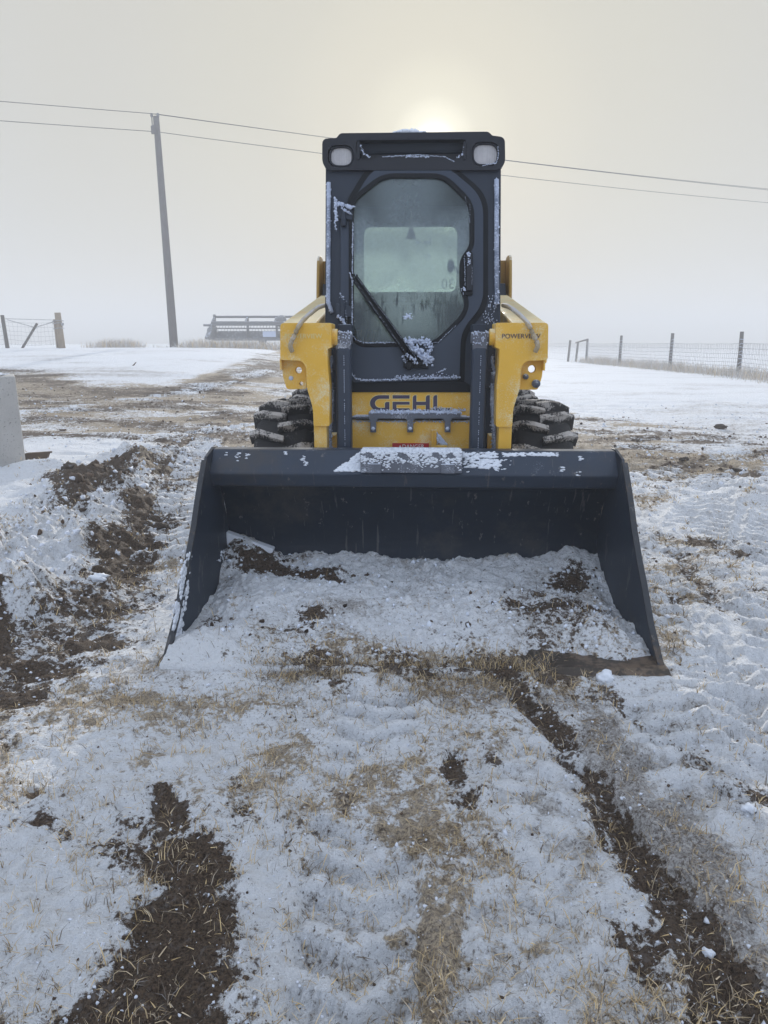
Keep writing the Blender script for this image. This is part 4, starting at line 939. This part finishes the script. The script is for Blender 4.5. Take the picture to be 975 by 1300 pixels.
    # dark frame behind the hoses
    m = MB(); pin = at(447 if s < 0 else 598, 520, 3.4); m.box(min(pin.x, s*.43), max(pin.x, s*.43), 3.41, 3.47, .3, 1.0); m.build('front_frame', 'dark', SK, .004)

# --- cab shell
def cm(u, v, w): # u across, v up along the leaning plane (px space already converted), w outward
    pass
def cabplate(pix, holes, w0, w1, fr=0):
    """polygon given in photo measurements, laid on the leaning cab front, thickness towards the front"""
    mb = MB()
    def uv(p): q = cab(p[0], p[1]); return (q.x, q.z)
    n = Vector((0, -1, CK)).normalized()
    def mp(u, v, w):
        q = Vector((u, CY0+(v-CZ0)*CK, v))+n*w; return tuple(q)
    mb.plate([uv(p) for p in pix], [[uv(p) for p in h] for h in holes], w0, w1, mp); return mb
CB = None
glass_o = [(449.5, 268), (452, 256), (487, 228), (562, 228), (595.5, 261), (596, 313), (583, 331), (583, 367), (590, 386), (585, 401), (551, 434.5), (459, 436), (449.5, 427)]
gr_ = [10, 10, 14, 14, 14, 8, 9, 9, 8, 9, 12, 8, 8]
glass_f = fillet(glass_o, gr_, 5)
def offs(poly, d):
    n_ = len(poly); area = sum(poly[i][0]*poly[(i+1) % n_][1]-poly[(i+1) % n_][0]*poly[i][1] for i in range(n_)); sg = 1 if area > 0 else -1; o_ = []
    for i in range(n_):
        p = Vector(poly[i]); d1 = (p-Vector(poly[i-1])).normalized(); d2 = (Vector(poly[(i+1) % n_])-p).normalized()
        nn = Vector((d1.y+d2.y, -d1.x-d2.x))*sg
        nn = nn/max(.6, nn.length/2*nn.length) if nn.length > .01 else nn
        o_.append(tuple(p+nn.normalized()*d))
    return o_
door_o = [(431, 300), (431, 262), (472, 209), (563, 206), (616, 250), (616, 388), (588, 424), (586, 485), (447, 489), (444.5, 480), (444.5, 300)]
dr = [3, 22, 25, 25, 22, 16, 16, 5, 6, 4, 4]
door_o2 = [(445.5, 262), (476, 211), (561, 208), (613, 252), (613, 387), (585, 422), (583, 483), (449, 486), (445.5, 478)]
dr2 = [20, 25, 25, 22, 16, 16, 5, 6, 4]
shell_o = [(412.5, 478), (413.5, 205), (636, 205), (635, 478), (628, 492), (420, 492)]
opening = fillet([(440, 264), (480, 219), (560, 219), (604, 258), (604, 386), (576, 420), (574, 478), (455, 480), (440, 470)], 12, 3)
m = cabplate(fillet(shell_o, 3, 2), [opening], -.05, 0)
CB = m.build('cab_front_frame', 'dark', SK, .006)
# door sill gasket, black strip under the door
m = cabplate([(444, 485), (590, 485), (600, 491), (600, 498), (444, 498)], [], -.03, .012); m.build('sill_gasket', 'black', SK, .003)
m = cabplate(fillet([(436, 262), (470, 205), (565, 202), (619.5, 248), (619.5, 390), (591, 425), (589.5, 487), (444, 492), (441, 482), (441, 300)], [20, 25, 25, 22, 16, 16, 5, 6, 4, 4], 5), [fillet(door_o2, dr2, 5)], -.004, .006)
m.build('door_gasket', 'black', SK, .002)
m = cabplate(fillet(door_o2, dr2, 5), [offs(glass_f, 5.0)], -.015, .018); DR = m.build('door', 'dark2', SK, .005, seg=3)
m = cabplate(offs(glass_f, 6.0), [glass_f], .0, .022); m.build('window_seal', 'black', DR, .004)
m = cabplate(offs(glass_f, 1.5), [], .004, .009); m.build('window_glass', 'glass', DR)
# frost along the seal and on the bottom flange of the door
m = MB()
def fl(px, r, st, off, **k): frost_line(m, [cab(a_, b_, off) for a_, b_ in px], r, st, **k)
fl([(448.5, 285), (447.5, 425), (452, 433), (462, 436.5), (505, 436)], .0028, .003, .026)
fl([(520, 437), (556, 436), (578, 415)], .0022, .006, .026)
fl([(505, 434), (545, 434)], .006, .0018, .024, spread=.9)
fl([(446, 474), (452, 481), (462, 483.5), (500, 482.5), (540, 481), (583, 480)], .0035, .0022, .02)
fl([(502, 480), (560, 478)], .0045, .003, .02, spread=1.0)
fl([(556, 474), (566, 469)], .003, .002, .02); fl([(596, 262), (596, 285), (590, 252)], .0012, .006, .025)
fl([(548, 481), (580, 478)], .004, .0035, .02, spread=.8)
m.build('door_frost', 'frost', DR)
# pressed hinge strip on the left of the door
m = cabplate([(432.5, 268), (444, 262), (444, 400), (432.5, 404)], [], .0, .012); m.build('hinge_strip', 'dark2', SK, .004)
# hinges
for (c0, r0, r1, w) in (((437), 262, 290, .02), (436, 383, 412, .02)):
    m = MB(); p = cab(c0, (r0+r1)/2, .028); q = cab(c0, r0, .028); r_ = cab(c0, r1, .028)
    m.tube([q, r_], .013, 10); b0 = cab(c0-10, r0+4, .012); b1 = cab(c0+11, r1-8, .03)
    m.hexa([tuple(cab(c0-9, r1-10, .012)), tuple(cab(c0+11, r1-8, .012)), tuple(cab(c0+11, r1-8, .030)), tuple(cab(c0-9, r1-10, .030)), tuple(cab(c0-9, r0+4, .012)), tuple(cab(c0+11, r0+8, .012)), tuple(cab(c0+11, r0+8, .030)), tuple(cab(c0-9, r0+4, .030))])
    HG = m.build('door_hinge', 'dark', DR, .003)
    m = MB()
    if r0 < 300:
        frost_line(m, [cab(427, 257, .045), cab(428, 285, .045)], .0055, .0025); frost_line(m, [cab(429, 262, .04), cab(449, 268, .035)], .007, .0025); frost_line(m, [cab(434, 268, .045), cab(447, 276, .04)], .004, .003); frost_line(m, [cab(426, 285, .04), cab(428, 296, .04)], .003, .004)
    else: frost_line(m, [cab(431, 403, .04), cab(438, 412, .045)], .0065, .0025); frost_line(m, [cab(432, 375, .03), cab(440, 386, .03)], .003, .003, spread=1.3); frost_line(m, [cab(437, 385, .03), cab(441, 405, .03)], .002, .004, spread=1.2)
    m.build('frost_crust', 'frost', HG)
# door latch
m = cabplate(fillet(rect(588.5, 599.5, 322, 377), 3, 3), [], .018, .030); LT = m.build('door_latch', 'black', DR, .003)
m = cabplate(fillet(rect(591.5, 598, 326, 372), 2, 3), [], .030, .046); m.build('latch_lever', 'lampcase', LT, .004)
m = MB()
for (px, py, r_) in ((594, 328, .009), (594.5, 338, .007), (588, 370, .008)):
    for _ in range(14): m.lump(cab(px+random.gauss(0, 1.3), py+random.gauss(0, 2), .047), r_*random.uniform(.25, .6), 1, .35)
frost_line(m, [cab(589, 328, .035), cab(589.5, 346, .034), cab(590, 365, .034)], .0022, .004); frost_line(m, [cab(598.5, 340, .046), cab(598, 365, .046)], .0015, .006)
m.build('frost_crust', 'frost', LT)
# wiper
m = MB(); wa = [cab(446, 353, .045), cab(522, 462, .06)]; wb = [cab(452, 353, .05), cab(528, 458, .062)]
m.tube(wa, .0085, 6); m.tube(wb, .007, 6); m.hexa([tuple(cab(448, 357, .028)), tuple(cab(452, 355, .028)), tuple(cab(518, 446, .03)), tuple(cab(514, 449, .03)), tuple(cab(448, 357, .040)), tuple(cab(452, 355, .040)), tuple(cab(518, 446, .045)), tuple(cab(514, 449, .045))])
m.tube([cab(444, 352, .05), cab(455, 354, .05)], .006, 6)
WP = m.build('wiper', 'black', DR)
m = MB(); m.lump(cab(524, 460, .035), .026, 2, .12, 1.2, 1, .8); m.tube([cab(519, 466, .02), cab(519, 466, .06)], .018, 12); m.tube([cab(533, 463, .02), cab(533, 463, .05)], .014, 10); m.hexa([tuple(cab(512, 468, .018)), tuple(cab(543, 469, .018)), tuple(cab(543, 469, .04)), tuple(cab(512, 468, .04)), tuple(cab(512, 448, .018)), tuple(cab(543, 452, .018)), tuple(cab(543, 452, .04)), tuple(cab(512, 448, .04))])
m.build('wiper_motor', 'black', DR, .003)
m = MB(); frost_line(m, [p+Vector((0, -.006, .003)) for p in wa], .0016, .004, spread=.6); frost_line(m, [p+Vector((0, -.006, .003)) for p in wb], .0015, .005, spread=.6)
frost_line(m, [cab(519, 438, .045), cab(546, 462, .045)], .009, .0016, spread=1.0); frost_line(m, [cab(533, 434, .04), cab(547, 440, .035), cab(540, 462, .04)], .006, .0022, spread=1.0); frost_line(m, [cab(514, 452, .06), cab(530, 464, .062)], .005, .003, spread=1.1); frost_line(m, [cab(512, 448, .05), cab(516, 463, .055)], .004, .004, spread=1.1)
frost_line(m, [cab(445, 350, .055), cab(449, 362, .05)], .0035, .003)
frost_line(m, [cab(543, 462, .04), cab(549, 461, .04)], .004, .003)
m.build('wiper_snow', 'frost', WP)
m = MB()
for _ in range(26): m.lump(cab(517+random.gauss(0, 3), 402.5+random.gauss(0, 2.2), .010), random.uniform(.002, .0055), 1, .4, 1.4, .3, 1)
m.build('glass_snow', 'frost', DR)
# upper header of the cab: brow over the door and the lamp housings
YT = 3.56
def hx(px, py): q = at(px, py, YT); return (q.x, q.z)
brow = fillet([(409, 176), (427, 175), (432, 169), (620, 167), (625, 172), (641, 174), (641.5, 208), (632, 216), (417, 216), (409, 208)], [7, 1, 3, 3, 1, 7, 8, 3, 3, 8], 4)
rec = fillet([(452, 178), (592, 177), (592, 198), (575, 203), (560, 197), (485, 198), (470, 204), (454, 200)], 4, 3)
lampL = fillet(rect(416, 449, 184, 212), 13, 6); lampR = fillet(rect(599, 634, 180, 211), 13, 6)
m = MB(); m.plate([hx(*p) for p in brow], [[hx(*p) for p in rec], [hx(*p) for p in lampL], [hx(*p) for p in lampR]], 0, .07, lambda u, v, w: (u, YT+w, v))
RF = m.build('roof_header', 'lampcase', SK, .006, seg=3)
m = MB(); m.plate([hx(*p) for p in fillet(rect(413, 637, 172, 214), 4, 2)], [], 0, .02, lambda u, v, w: (u, YT+.072+w, v)); m.build('header_backing', 'lampcase', RF)
for px in (455, 590): m = MB(); p = at(px, 180, YT); q = at(px, 203, YT); m.box(p.x-.006, p.x+.006, YT-.008, YT+.06, q.z, p.z); m.build('brow_rib', 'lampcase', RF, .002)
m = MB(); frost_line(m, [at(458, 184, YT-.002), at(461, 194, YT-.002), at(470, 200, YT-.002)], .003, .003, spread=.8); frost_line(m, [at(590, 184, YT), at(588, 196, YT), at(580, 200, YT)], .003, .003, spread=.8)
frost_line(m, [at(485, 199, YT-.003), at(530, 196.5, YT-.003), at(564, 199, YT-.003), at(577, 205, YT-.003)], .0022, .003, spread=.5); frost_line(m, [at(516, 199, YT-.003), at(545, 199, YT-.003)], .003, .003)
m.build('frost_crust', 'frost', RF)
for s, (x0, x1, y0, y1) in ((-1, (418.5, 447.5, 186, 210)), (1, (600.5, 632.5, 182, 208.5))):
    m = MB(); oo = fillet(rect(x0-1.5, x1+1.5, y0-1.5, y1+1.5), 13, 6); ii = fillet(rect(x0+1.2, x1-1.2, y0+.8, y1-.8), 11, 6)
    m.plate([hx(*p) for p in oo], [[hx(*p) for p in ii]], 0, .06, lambda u, v, w: (u, YT+.004+w, v)); HL = m.build('headlight', 'lampcase', SK, .004)
    m = MB(); m.plate([hx(*p) for p in ii], [], 0, .04, lambda u, v, w: (u, YT+.018+w, v)); m.build('lens', 'lens', HL, .008, seg=3)
    if s > 0: m = MB(); frost_line(m, [at(632, 186, YT), at(633, 196, YT), at(630, 207, YT), at(612, 210.5, YT)], .0025, .003); m.build('frost_crust', 'frost', HL)
# roof and sides
zr = at(412, 171, YT).z
m = MB(); m.hexa([(-.40, YT+.06, zr-.07), (.395, YT+.06, zr-.07), (.38, 4.66, zr-.12), (-.38, 4.66, zr-.12), (-.385, YT+.06, zr-.003), (.38, YT+.06, zr-.003), (.36, 4.66, zr-.05), (-.36, 4.66, zr-.05)]); m.build('roof', 'dark', SK, .015)
m = MB()
for i in range(90):
    p = at(random.uniform(500, 545), 168, YT+.04); m.lump((p.x, YT+random.uniform(.03, .12), p.z+.002), random.uniform(.004, .011)*(1.4 if abs(p.x+.03) < .03 else .7), 1, .35, 1.6)
m.build('roof_snow', 'snowlump', SK)
for s in (-1, 1):
    # side panel with window opening behind bars
    def mp(u, v, w, s=s): return (s*(.405-w-.02*max(0, (v-1.5))), u, v)
    m = MB(); m.plate([(3.47, .86), (4.66, .86), (4.66, zr-.08), (3.62, zr-.04)], [fillet([(3.62, 1.10), (4.50, 1.10), (4.50, zr-.17), (3.74, zr-.17)], .05, 3)], 0, .03, mp); m.build('cab_side', 'dark', SK, .004)
    m = MB()
    for i in range(9): yy = 3.66+i*.1; m.box(s*.385-.004, s*.385+.004, yy, yy+.008, 1.09, zr-.16)
    for i in range(8): zz = 1.16+i*.09; m.box(s*.385-.003, s*.385+.003, 3.62, 4.5, zz, zz+.008)
    m.build('side_screen', 'black', SK)
    # frosted trim strip down the front edge of the cab
    pxs = 417.5 if s < 0 else 630
    pts = [cab(pxs, 233 if s < 0 else 229, .012), cab(pxs, 300, .012), cab(pxs-.5*s*-1, 385, .012)]+([cab(422, 398, .012)] if s < 0 else [cab(627, 392, .012)])
    m = MB(); m.tube(pts, .010, 8, .1, .8); TS = m.build('edge_trim', 'trim', SK)
    m = MB(); frost_line(m, pts, .0048, .0022, .5, .8); m.build('frost_crust', 'frost', TS)
    # marker of frost flecks on the lower post
    m = MB()
    for _ in range(60):
        px = (440 if s < 0 else 622)+random.gauss(0, 5); py = random.uniform(375, 412); m.lump(cab(px, py, .004), random.uniform(.001, .003), 1, .4, 1, .5, 1.8)
    m.build('frost_flecks', 'frost', CB)
def bk(u, v, w): return (u, 4.62+w, v)
ra = at(462, 289, 4.66); rb = at(579, 371, 4.66)
rw = fillet([(ra.x, rb.z), (rb.x, rb.z), (rb.x, ra.z), (ra.x, ra.z)], .05, 4)
m = MB(); m.plate([(-.385, .86), (.385, .86), (.37, zr-.09), (-.37, zr-.09)], [rw], 0, .03, bk); BP = m.build('cab_rear_panel', 'interior', SK)
m = MB(); m.plate([(u*1.03, v) for u, v in rw], [], .032, .038, bk); RG = m.build('rear_window', 'rear_glass', SK)
p = at(573, 361, 4.655); Mx = Matrix.Translation(Vector((p.x, 4.662, p.z))) @ Matrix.Rotation(R(180), 4, 'Z') @ Matrix.Rotation(R(90), 4, 'X')
text_mesh('window_number', '130', .085, 'interior', RG, Mx, .0006)
# interior: floor, seat, consoles
m = MB(); m.box(-.37, .37, 3.50, 4.62, .862, .88); m.build('cab_floor', 'interior', SK)
m = MB(); m.box(-.24, .24, 3.98, 4.40, .90, 1.10); m.hexa([(-.24, 4.34, 1.06), (.24, 4.34, 1.06), (.24, 4.44, 1.06), (-.24, 4.44, 1.06), (-.20, 4.46, 1.36), (.20, 4.46, 1.36), (.20, 4.54, 1.36), (-.20, 4.54, 1.36)]); m.build('seat', 'seat', SK, .03, seg=3)
for s in (-1, 1):
    m = MB(); m.box(s*.31-.05, s*.31+.05, 3.75, 4.3, 1.0, 1.12); m.tube([(s*.27, 3.9, 1.10), (s*.25, 3.84, 1.30)], .012, 8); m.lump((s*.25, 3.84, 1.32), .028, 2, .02, 1, 1, 1.5); m.build('control_lever', 'seat', SK, .008)
m = MB(); m.box(-.37, .37, 3.66, 4.62, zr-.125, zr-.115); m.build('headliner', 'interior', SK)
p = at(522, 296, 4.4); m = MB(); m.tube([(p.x, 4.4, p.z+.12), (p.x, 4.4, p.z+.03), (p.x, 4.4, p.z-.03)], [.004, .010, .030], 10); m.build('interior_lamp', 'wood_tan', SK)
p = at(572, 337, 3.56); m = MB(); m.lump(tuple(p), .02, 2, .05, .9, .5, 1.6); m.tube([p, p+Vector((.05, .02, -.02))], .006, 6); m.build('mirror', 'seat', SK)

# ------------------------------------------------------------------ concrete block and plank
def place(o, x, y, rz=0, dz=0): o.location = (x, y, hz(x, y)+dz); o.rotation_euler = (0, 0, rz)
cb = empty('concrete_block', (-3.44, 6.12, 0), 'grey cast concrete block standing in snow at the left edge', 'concrete block', rz=R(30))
m = MB(); bmx = [(-1.25, 0, -.1), (0, 0, -.1), (0, .62, -.1), (-1.25, .62, -.1), (-1.25, .02, .85), (-.005, .005, .84), (-.005, .61, .84), (-1.25, .60, .85)]
m.hexa(bmx)
ob = m.build('block_body', 'concrete', cb, .012, origin=(0, 0, 0), seg=2)
m = MB()
for _ in range(160): m.lump((random.uniform(-1.2, -.06), random.uniform(.06, .56), .852), random.uniform(.01, .03), 1, .3, 1.5, 1.5, .3)
m.build('block_snow', 'snowlump', cb, origin=(0, 0, 0))
m = MB(); g = gnd(48, 581, .06)
m.hexa([(-.12, -.02, -.03), (.07, .01, .0), (.07, .05, .0), (-.12, .05, -.03), (-.12, -.02, .075), (.11, .01, .09), (.11, .05, .09), (-.12, .05, .075)]); m.tube([(.08, .02, .08), (.13, .03, .085)], .010, 6)
o = m.build('plank', 'rust', None, .006, origin=(0, 0, 0)); meta(o, 'short rusty brown plank lying beside the concrete block', 'plank'); o.location = (g.x, g.y, hz(g.x, g.y)+.02)

# ------------------------------------------------------------------ utility pole and power lines
PX, PY = -9.33, 28.0; pz = hz(PX, PY); topz = at(203, 148, 28).z
UPole = empty('utility_pole', (PX, PY, pz), 'tall grey wooden utility pole rising from the weedy rise on the left', 'utility pole')
tilt = -.10
m = MB(); m.tube([(tilt*i/10+.03, 0, (topz-pz)*i/10-.2*(i == 0)) for i in range(11)], [.165-.0055*i for i in range(11)], 14); m.build('pole_shaft', 'wood_pole', UPole, origin=(0, 0, 0))
th = topz-pz
for dx in (-.13, .10):
    m = MB(); m.tube([(tilt+dx, 0, th-.35), (tilt+dx, 0, th-.02), (tilt+dx, 0, th), (tilt+dx, 0, th+.10), (tilt+dx, 0, th+.12)], [.02, .02, .055, .045, .02], 8); m.tube([(tilt, 0, th-.32), (tilt+dx, 0, th-.28)], .03, 6); m.build('insulator', 'header', UPole, origin=(0, 0, 0))
m = MB(); m.box(tilt-.12, tilt+.06, -.20, -.14, th-.62, th-.35); m.build('pole_bracket', 'wood_pole', UPole, origin=(0, 0, 0))
d = Vector((.925, .38, 0))
def wire(z0, off, span_l, span_r, rise_r, label, sag=.75, sagl=.5):
    A = Vector((PX+tilt+off, PY, z0)); P = []
    L_ = A-d*span_l; Rr = A+d*span_r; L_.z = z0+.15; Rr.z = z0+rise_r
    for i in range(25): t = i/24; p = L_.lerp(A, t); p.z -= 4*sagl*t*(1-t); P.append(p)
    for i in range(1, 33): t = i/32; p = A.lerp(Rr, t); p.z -= 4*sag*t*(1-t); P.append(p)
    m = MB(); m.tube(P, .012, 5); return meta(m.build('power_line', 'cable'), label, 'power line', 'power lines on the utility pole')
wire(topz+.10, -.13, 55, 62, .0, 'upper left strand of the twin power line on top of the utility pole', .55, .35)
wire(topz+.08, .10, 55, 62, -.10, 'upper right strand of the twin power line on top of the utility pole', .55, .35)
wire(topz-.50, .0, 55, 62, .0, 'single lower power line crossing just under the pole top', .60, .40)

# ------------------------------------------------------------------ fences
def fence_mesh_between(m, A, B, hs, nver, r=.004, sag=.02, wob=.02):
    for h in hs:
        P = []
        for i in range(9): t = i/8; p = A.lerp(B, t)+Vector((0, 0, h-sag*4*t*(1-t)+random.uniform(-wob, wob)*.4)); P.append(p)
        m.tube(P, r, 4)
    for i in range(1, nver):
        t = i/nver; p = A.lerp(B, t); q = random.uniform(-wob, wob)
        m.tube([p+Vector((q, 0, hs[0]-sag)), p+Vector((random.uniform(-wob, wob)*.6, 0, (hs[0]+hs[-1])/2)), p+Vector((-q, 0, hs[-1]-sag*4*t*(1-t)))], r*.8, 3)
def zat(p): return Vector((p.x, p.y, hz(p.x, p.y)))
FR = empty('wire_fence', zat(fposts[1]), 'long frosted woven wire fence with leaning posts along the right snow field', 'fence')
ends = [zat(p) for p in fposts]; heights = []
for i, (p, (a, b, c, dd)) in enumerate(zip(ends, FPX)):
    hgt = at(c, dd, p.y).z-p.z; heights.append(hgt); off = (at(c, dd, p.y).x-p.x)
    m = MB(); m.tube([p+Vector((0, 0, -.2)), p+Vector((off*.5, 0, hgt*.5)), p+Vector((off, 0, hgt))], [.075, .07, .065] if i else [.08, .08, .075], 9, .06); PO = m.build('post', 'wood_grey', FR)
    m = MB()
    for k in range(8):
        z_ = hgt*(.22+.085*k); m.tube([p+Vector((off*z_/hgt-.075, -.07, z_+random.uniform(-.04, .04))), p+Vector((off*z_/hgt, -.085, z_+.02)), p+Vector((off*z_/hgt+.075, -.07, z_+random.uniform(-.06, .06)))], .009, 4)
    meta(m.build('wrapped_wire', 'frost', PO), kind='stuff')
# leaning extra posts where the fence turns
for (a, b, c, dd) in ((721, 459, 724, 432), (731, 459, 734, 434)):
    p = zat(gnd(a, b, 0)); q = at(c, dd, p.y); m = MB(); m.tube([p, q], .07, 8, .05); m.build('post', 'wood_grey', FR)
q1 = at(731, 435, ends[4].y+3); m = MB(); m.tube([q1, ends[4]+Vector((0, 0, heights[4]-.05))], .05, 6); m.build('brace_rail', 'wood_grey', FR)
m = MB()
for A, B, ha, hb in zip(ends, ends[1:], heights, heights[1:]):
    L_ = (B-A).length; fence_mesh_between(m, A, B, [.10, .22, .34, .47, .61, .76, .93, 1.10], int(L_/.14), .0062)
fence_mesh_between(m, ends[4], zat(gnd(721, 459, 0)), [.10, .3, .5, .7, .9, 1.1], 20, .004)
p5 = zat(gnd(721, 459, 0)); fence_mesh_between(m, p5, p5+Vector((-1.5, 26, 0)), [.1, .5, .9, 1.1], 60, .005)
w_ = m.build('wire_mesh', 'wire', FR); meta(w_, kind='stuff')
LFp = [Vector((-14.22, 25, .73)), Vector((-12.27, 25, .98))]
LF = empty('post_and_wire_fence', zat(LFp[1]), 'short wire fence end with thick tan corner post on the left rise', 'fence')
A = zat(LFp[0]); B = zat(LFp[1]); zl = .05
tA = at(4, 400, 25).z; tB = at(72, 397, 25).z
m = MB(); m.tube([A+Vector((0, 0, -.2)), Vector((A.x-.06, A.y, tA))], [.065, .06], 9, .05); m.build('post', 'wood_grey', LF)
m = MB(); m.tube([B+Vector((0, 0, -.2)), Vector((B.x-.04, B.y, tB))], [.12, .105], 10, .05); PO = m.build('post', 'wood_tan', LF)
m = MB(); m.tube([B+Vector((-.17, .05, -.1)), Vector((B.x-.19, B.y+.05, tB-.22))], [.06, .055], 8, .05); m.build('post', 'wood_tan', LF)
m = MB()
for z_ in (.55, .72, .80): m.tube([(B.x-.2, B.y-.12, B.z+z_+.1), (B.x+.02, B.y-.13, B.z+z_+.14), (B.x+.17, B.y-.05, B.z+z_+.12)], .014, 5)
m.lump((B.x+.14, B.y-.1, B.z+.80), .06, 1, .4); meta(m.build('wrapped_wire', 'wire', PO), kind='stuff')
pa, pb = at(26, 446, 25.2), at(47, 411, 25); m = MB(); m.tube([pa, pb], .045, 7, .05); m.build('brace_post', 'wood_grey', LF)
C0 = A+Vector((-3.2, .6, -.35)); m = MB(); m.tube([C0+Vector((0, 0, -.1)), C0+Vector((-.05, 0, 1.3))], .06, 8, .05); m.build('post', 'wood_grey', LF)
m = MB(); fence_mesh_between(m, A, B, [.15, .3, .45, .6, .75, .9], 14, .004, .06, .05); fence_mesh_between(m, C0, A, [.15, .3, .45, .6, .75, .9], 20, .004, .03, .05)
m.tube([Vector((A.x, A.y, tA-.12)), Vector((B.x, B.y, tB-.25))], .009, 4); m.tube([Vector((pb.x, 25, pb.z-.1)), Vector((B.x-.1, 25, tB-.28))], .012, 4); m.tube([Vector((A.x+.1, 25, A.z+.95)), Vector((pb.x, 25, pb.z-.15))], .012, 4)
w_ = m.build('wire_mesh', 'wire', LF); meta(w_, kind='stuff')

# ------------------------------------------------------------------ harvester header parked behind
HY = 35.0; hx0 = at(266, 420, HY).x; hzb = hz(-7.5, HY)
HD = empty('harvester_header', (-5.5, HY, hzb), 'wide grey harvester header with pickup reel parked behind the loader on the left', 'harvester header')
def hzv(py): return at(300, py, HY).z
hx1 = hx0+9.2
m = MB(); m.hexa([(hx0+.25, HY+.25, hzv(429)), (hx1, HY+.25, hzv(429)), (hx1, HY+.45, hzv(429)), (hx0+.25, HY+.45, hzv(429)), (hx0+.25, HY+.55, hzv(420)), (hx1, HY+.55, hzv(420)), (hx1, HY+.70, hzv(420)), (hx0+.25, HY+.70, hzv(420))]); m.build('back_sheet', 'header', HD, .01)
m = MB(); m.box(hx0+.2, hx1, HY-.45, HY-.2, hzv(432.5), hzv(429)); m.build('cutter_bar', 'header', HD)
m = MB(); m.tube([(hx0+.2, HY+.3, hzv(402)), (hx1, HY+.3, hzv(402))], .055, 8); m.build('top_rail', 'header', HD)
m = MB(); m.tube([(hx0+.2, HY-.2, hzv(410.5)), (hx1, HY-.2, hzv(410.5))], .095, 10); RL = m.build('reel_tube', 'header', HD)
for k, (dy, py) in enumerate(((-.62, 413), (-.3, 417), (.2, 408.5))):
    m = MB(); m.tube([(hx0+.3, HY+dy, hzv(py)), (hx1, HY+dy, hzv(py))], .035, 6); 
    for i in range(60): xx = hx0+.35+i*.15; m.tube([(xx, HY+dy, hzv(py)), (xx+.01, HY+dy-.04, hzv(py)-.20)], .012, 3)
    m.build('tine_bar', 'header', RL)
for px in (271, 313, 350, 420, 470):
    X_ = at(px, 415, HY).x; m = MB(); m.box(X_-.05, X_+.05, HY+.2, HY+.35, hzv(430), hzv(401 if px > 275 else 399)); m.hexa([(X_-.04, HY-.25, hzv(411)), (X_+.04, HY-.25, hzv(411)), (X_+.04, HY+.3, hzv(404)), (X_-.04, HY+.3, hzv(404)), (X_-.04, HY-.25, hzv(409)), (X_+.04, HY-.25, hzv(409)), (X_+.04, HY+.3, hzv(401)), (X_-.04, HY+.3, hzv(401))]); m.build('support_arm', 'header', HD)
X_ = at(269, 415, HY).x
m = MB(); V, Fc = ext_x([(HY-.9, hzv(431)), (HY+.6, hzv(431)), (HY+.6, hzv(416)), (HY+.2, hzv(410)), (HY-.3, hzv(418)), (HY-.9, hzv(428))], X_-.12, X_+.10); m.add(V, Fc); m.tube([(X_-.35, HY-.2, hzv(413)), (X_, HY-.2, hzv(413))], .06, 8); m.tube([(X_-.16, HY-.1, hzv(424)), (X_-.10, HY-.1, hzv(424))], .30, 16); m.build('end_shield', 'header', HD, .02)
X_ = at(357, 408, HY).x; m = MB(); m.lump((X_, HY, hzv(408)), .26, 2, .12, 1, 1, 1.15); m.build('reel_motor', 'header', HD)
for px in (330, 420): X_ = at(px, 430, HY).x; m = MB(); m.hexa([(X_-.09, HY+.3, hzb-.1), (X_+.06, HY+.3, hzb-.1), (X_+.06, HY+.45, hzb-.1), (X_-.09, HY+.45, hzb-.1), (X_-.13, HY+.3, hzv(431)), (X_+.28, HY+.3, hzv(431)), (X_+.28, HY+.45, hzv(431)), (X_-.13, HY+.45, hzv(431))]); m.build('leg', 'header', HD)
m = MB(); m.box(at(338, 425, HY).x, at(354, 425, HY).x, HY-.8, HY-.78, hzv(428), hzv(421)); m.build('warning_stripe_board', 'frost', HD)

# ------------------------------------------------------------------ haze
m = MB(); m.box(-330, 330, -330, 330, -1.6, 11.5); H_ = m.build('haze', 'frost'); H_.data.materials.clear()
hm = bpy.data.materials.new('ice_fog'); hm.use_nodes = True; t = hm.node_tree; t.nodes.clear()
pv = t.nodes.new('ShaderNodeVolumePrincipled'); pv.inputs['Color'].default_value = (.78, .785, .79, 1); pv.inputs['Density'].default_value = .0108; pv.inputs['Anisotropy'].default_value = .0
oo = t.nodes.new('ShaderNodeOutputMaterial'); t.links.new(pv.outputs[0], oo.inputs['Volume']); H_.data.materials.append(hm); meta(H_, 'pale ice fog filling the air over the yard', 'haze', kind='stuff')

for o in bpy.data.objects:
    if o.name.split('.')[0] in STUFFY: o['kind'] = 'stuff'
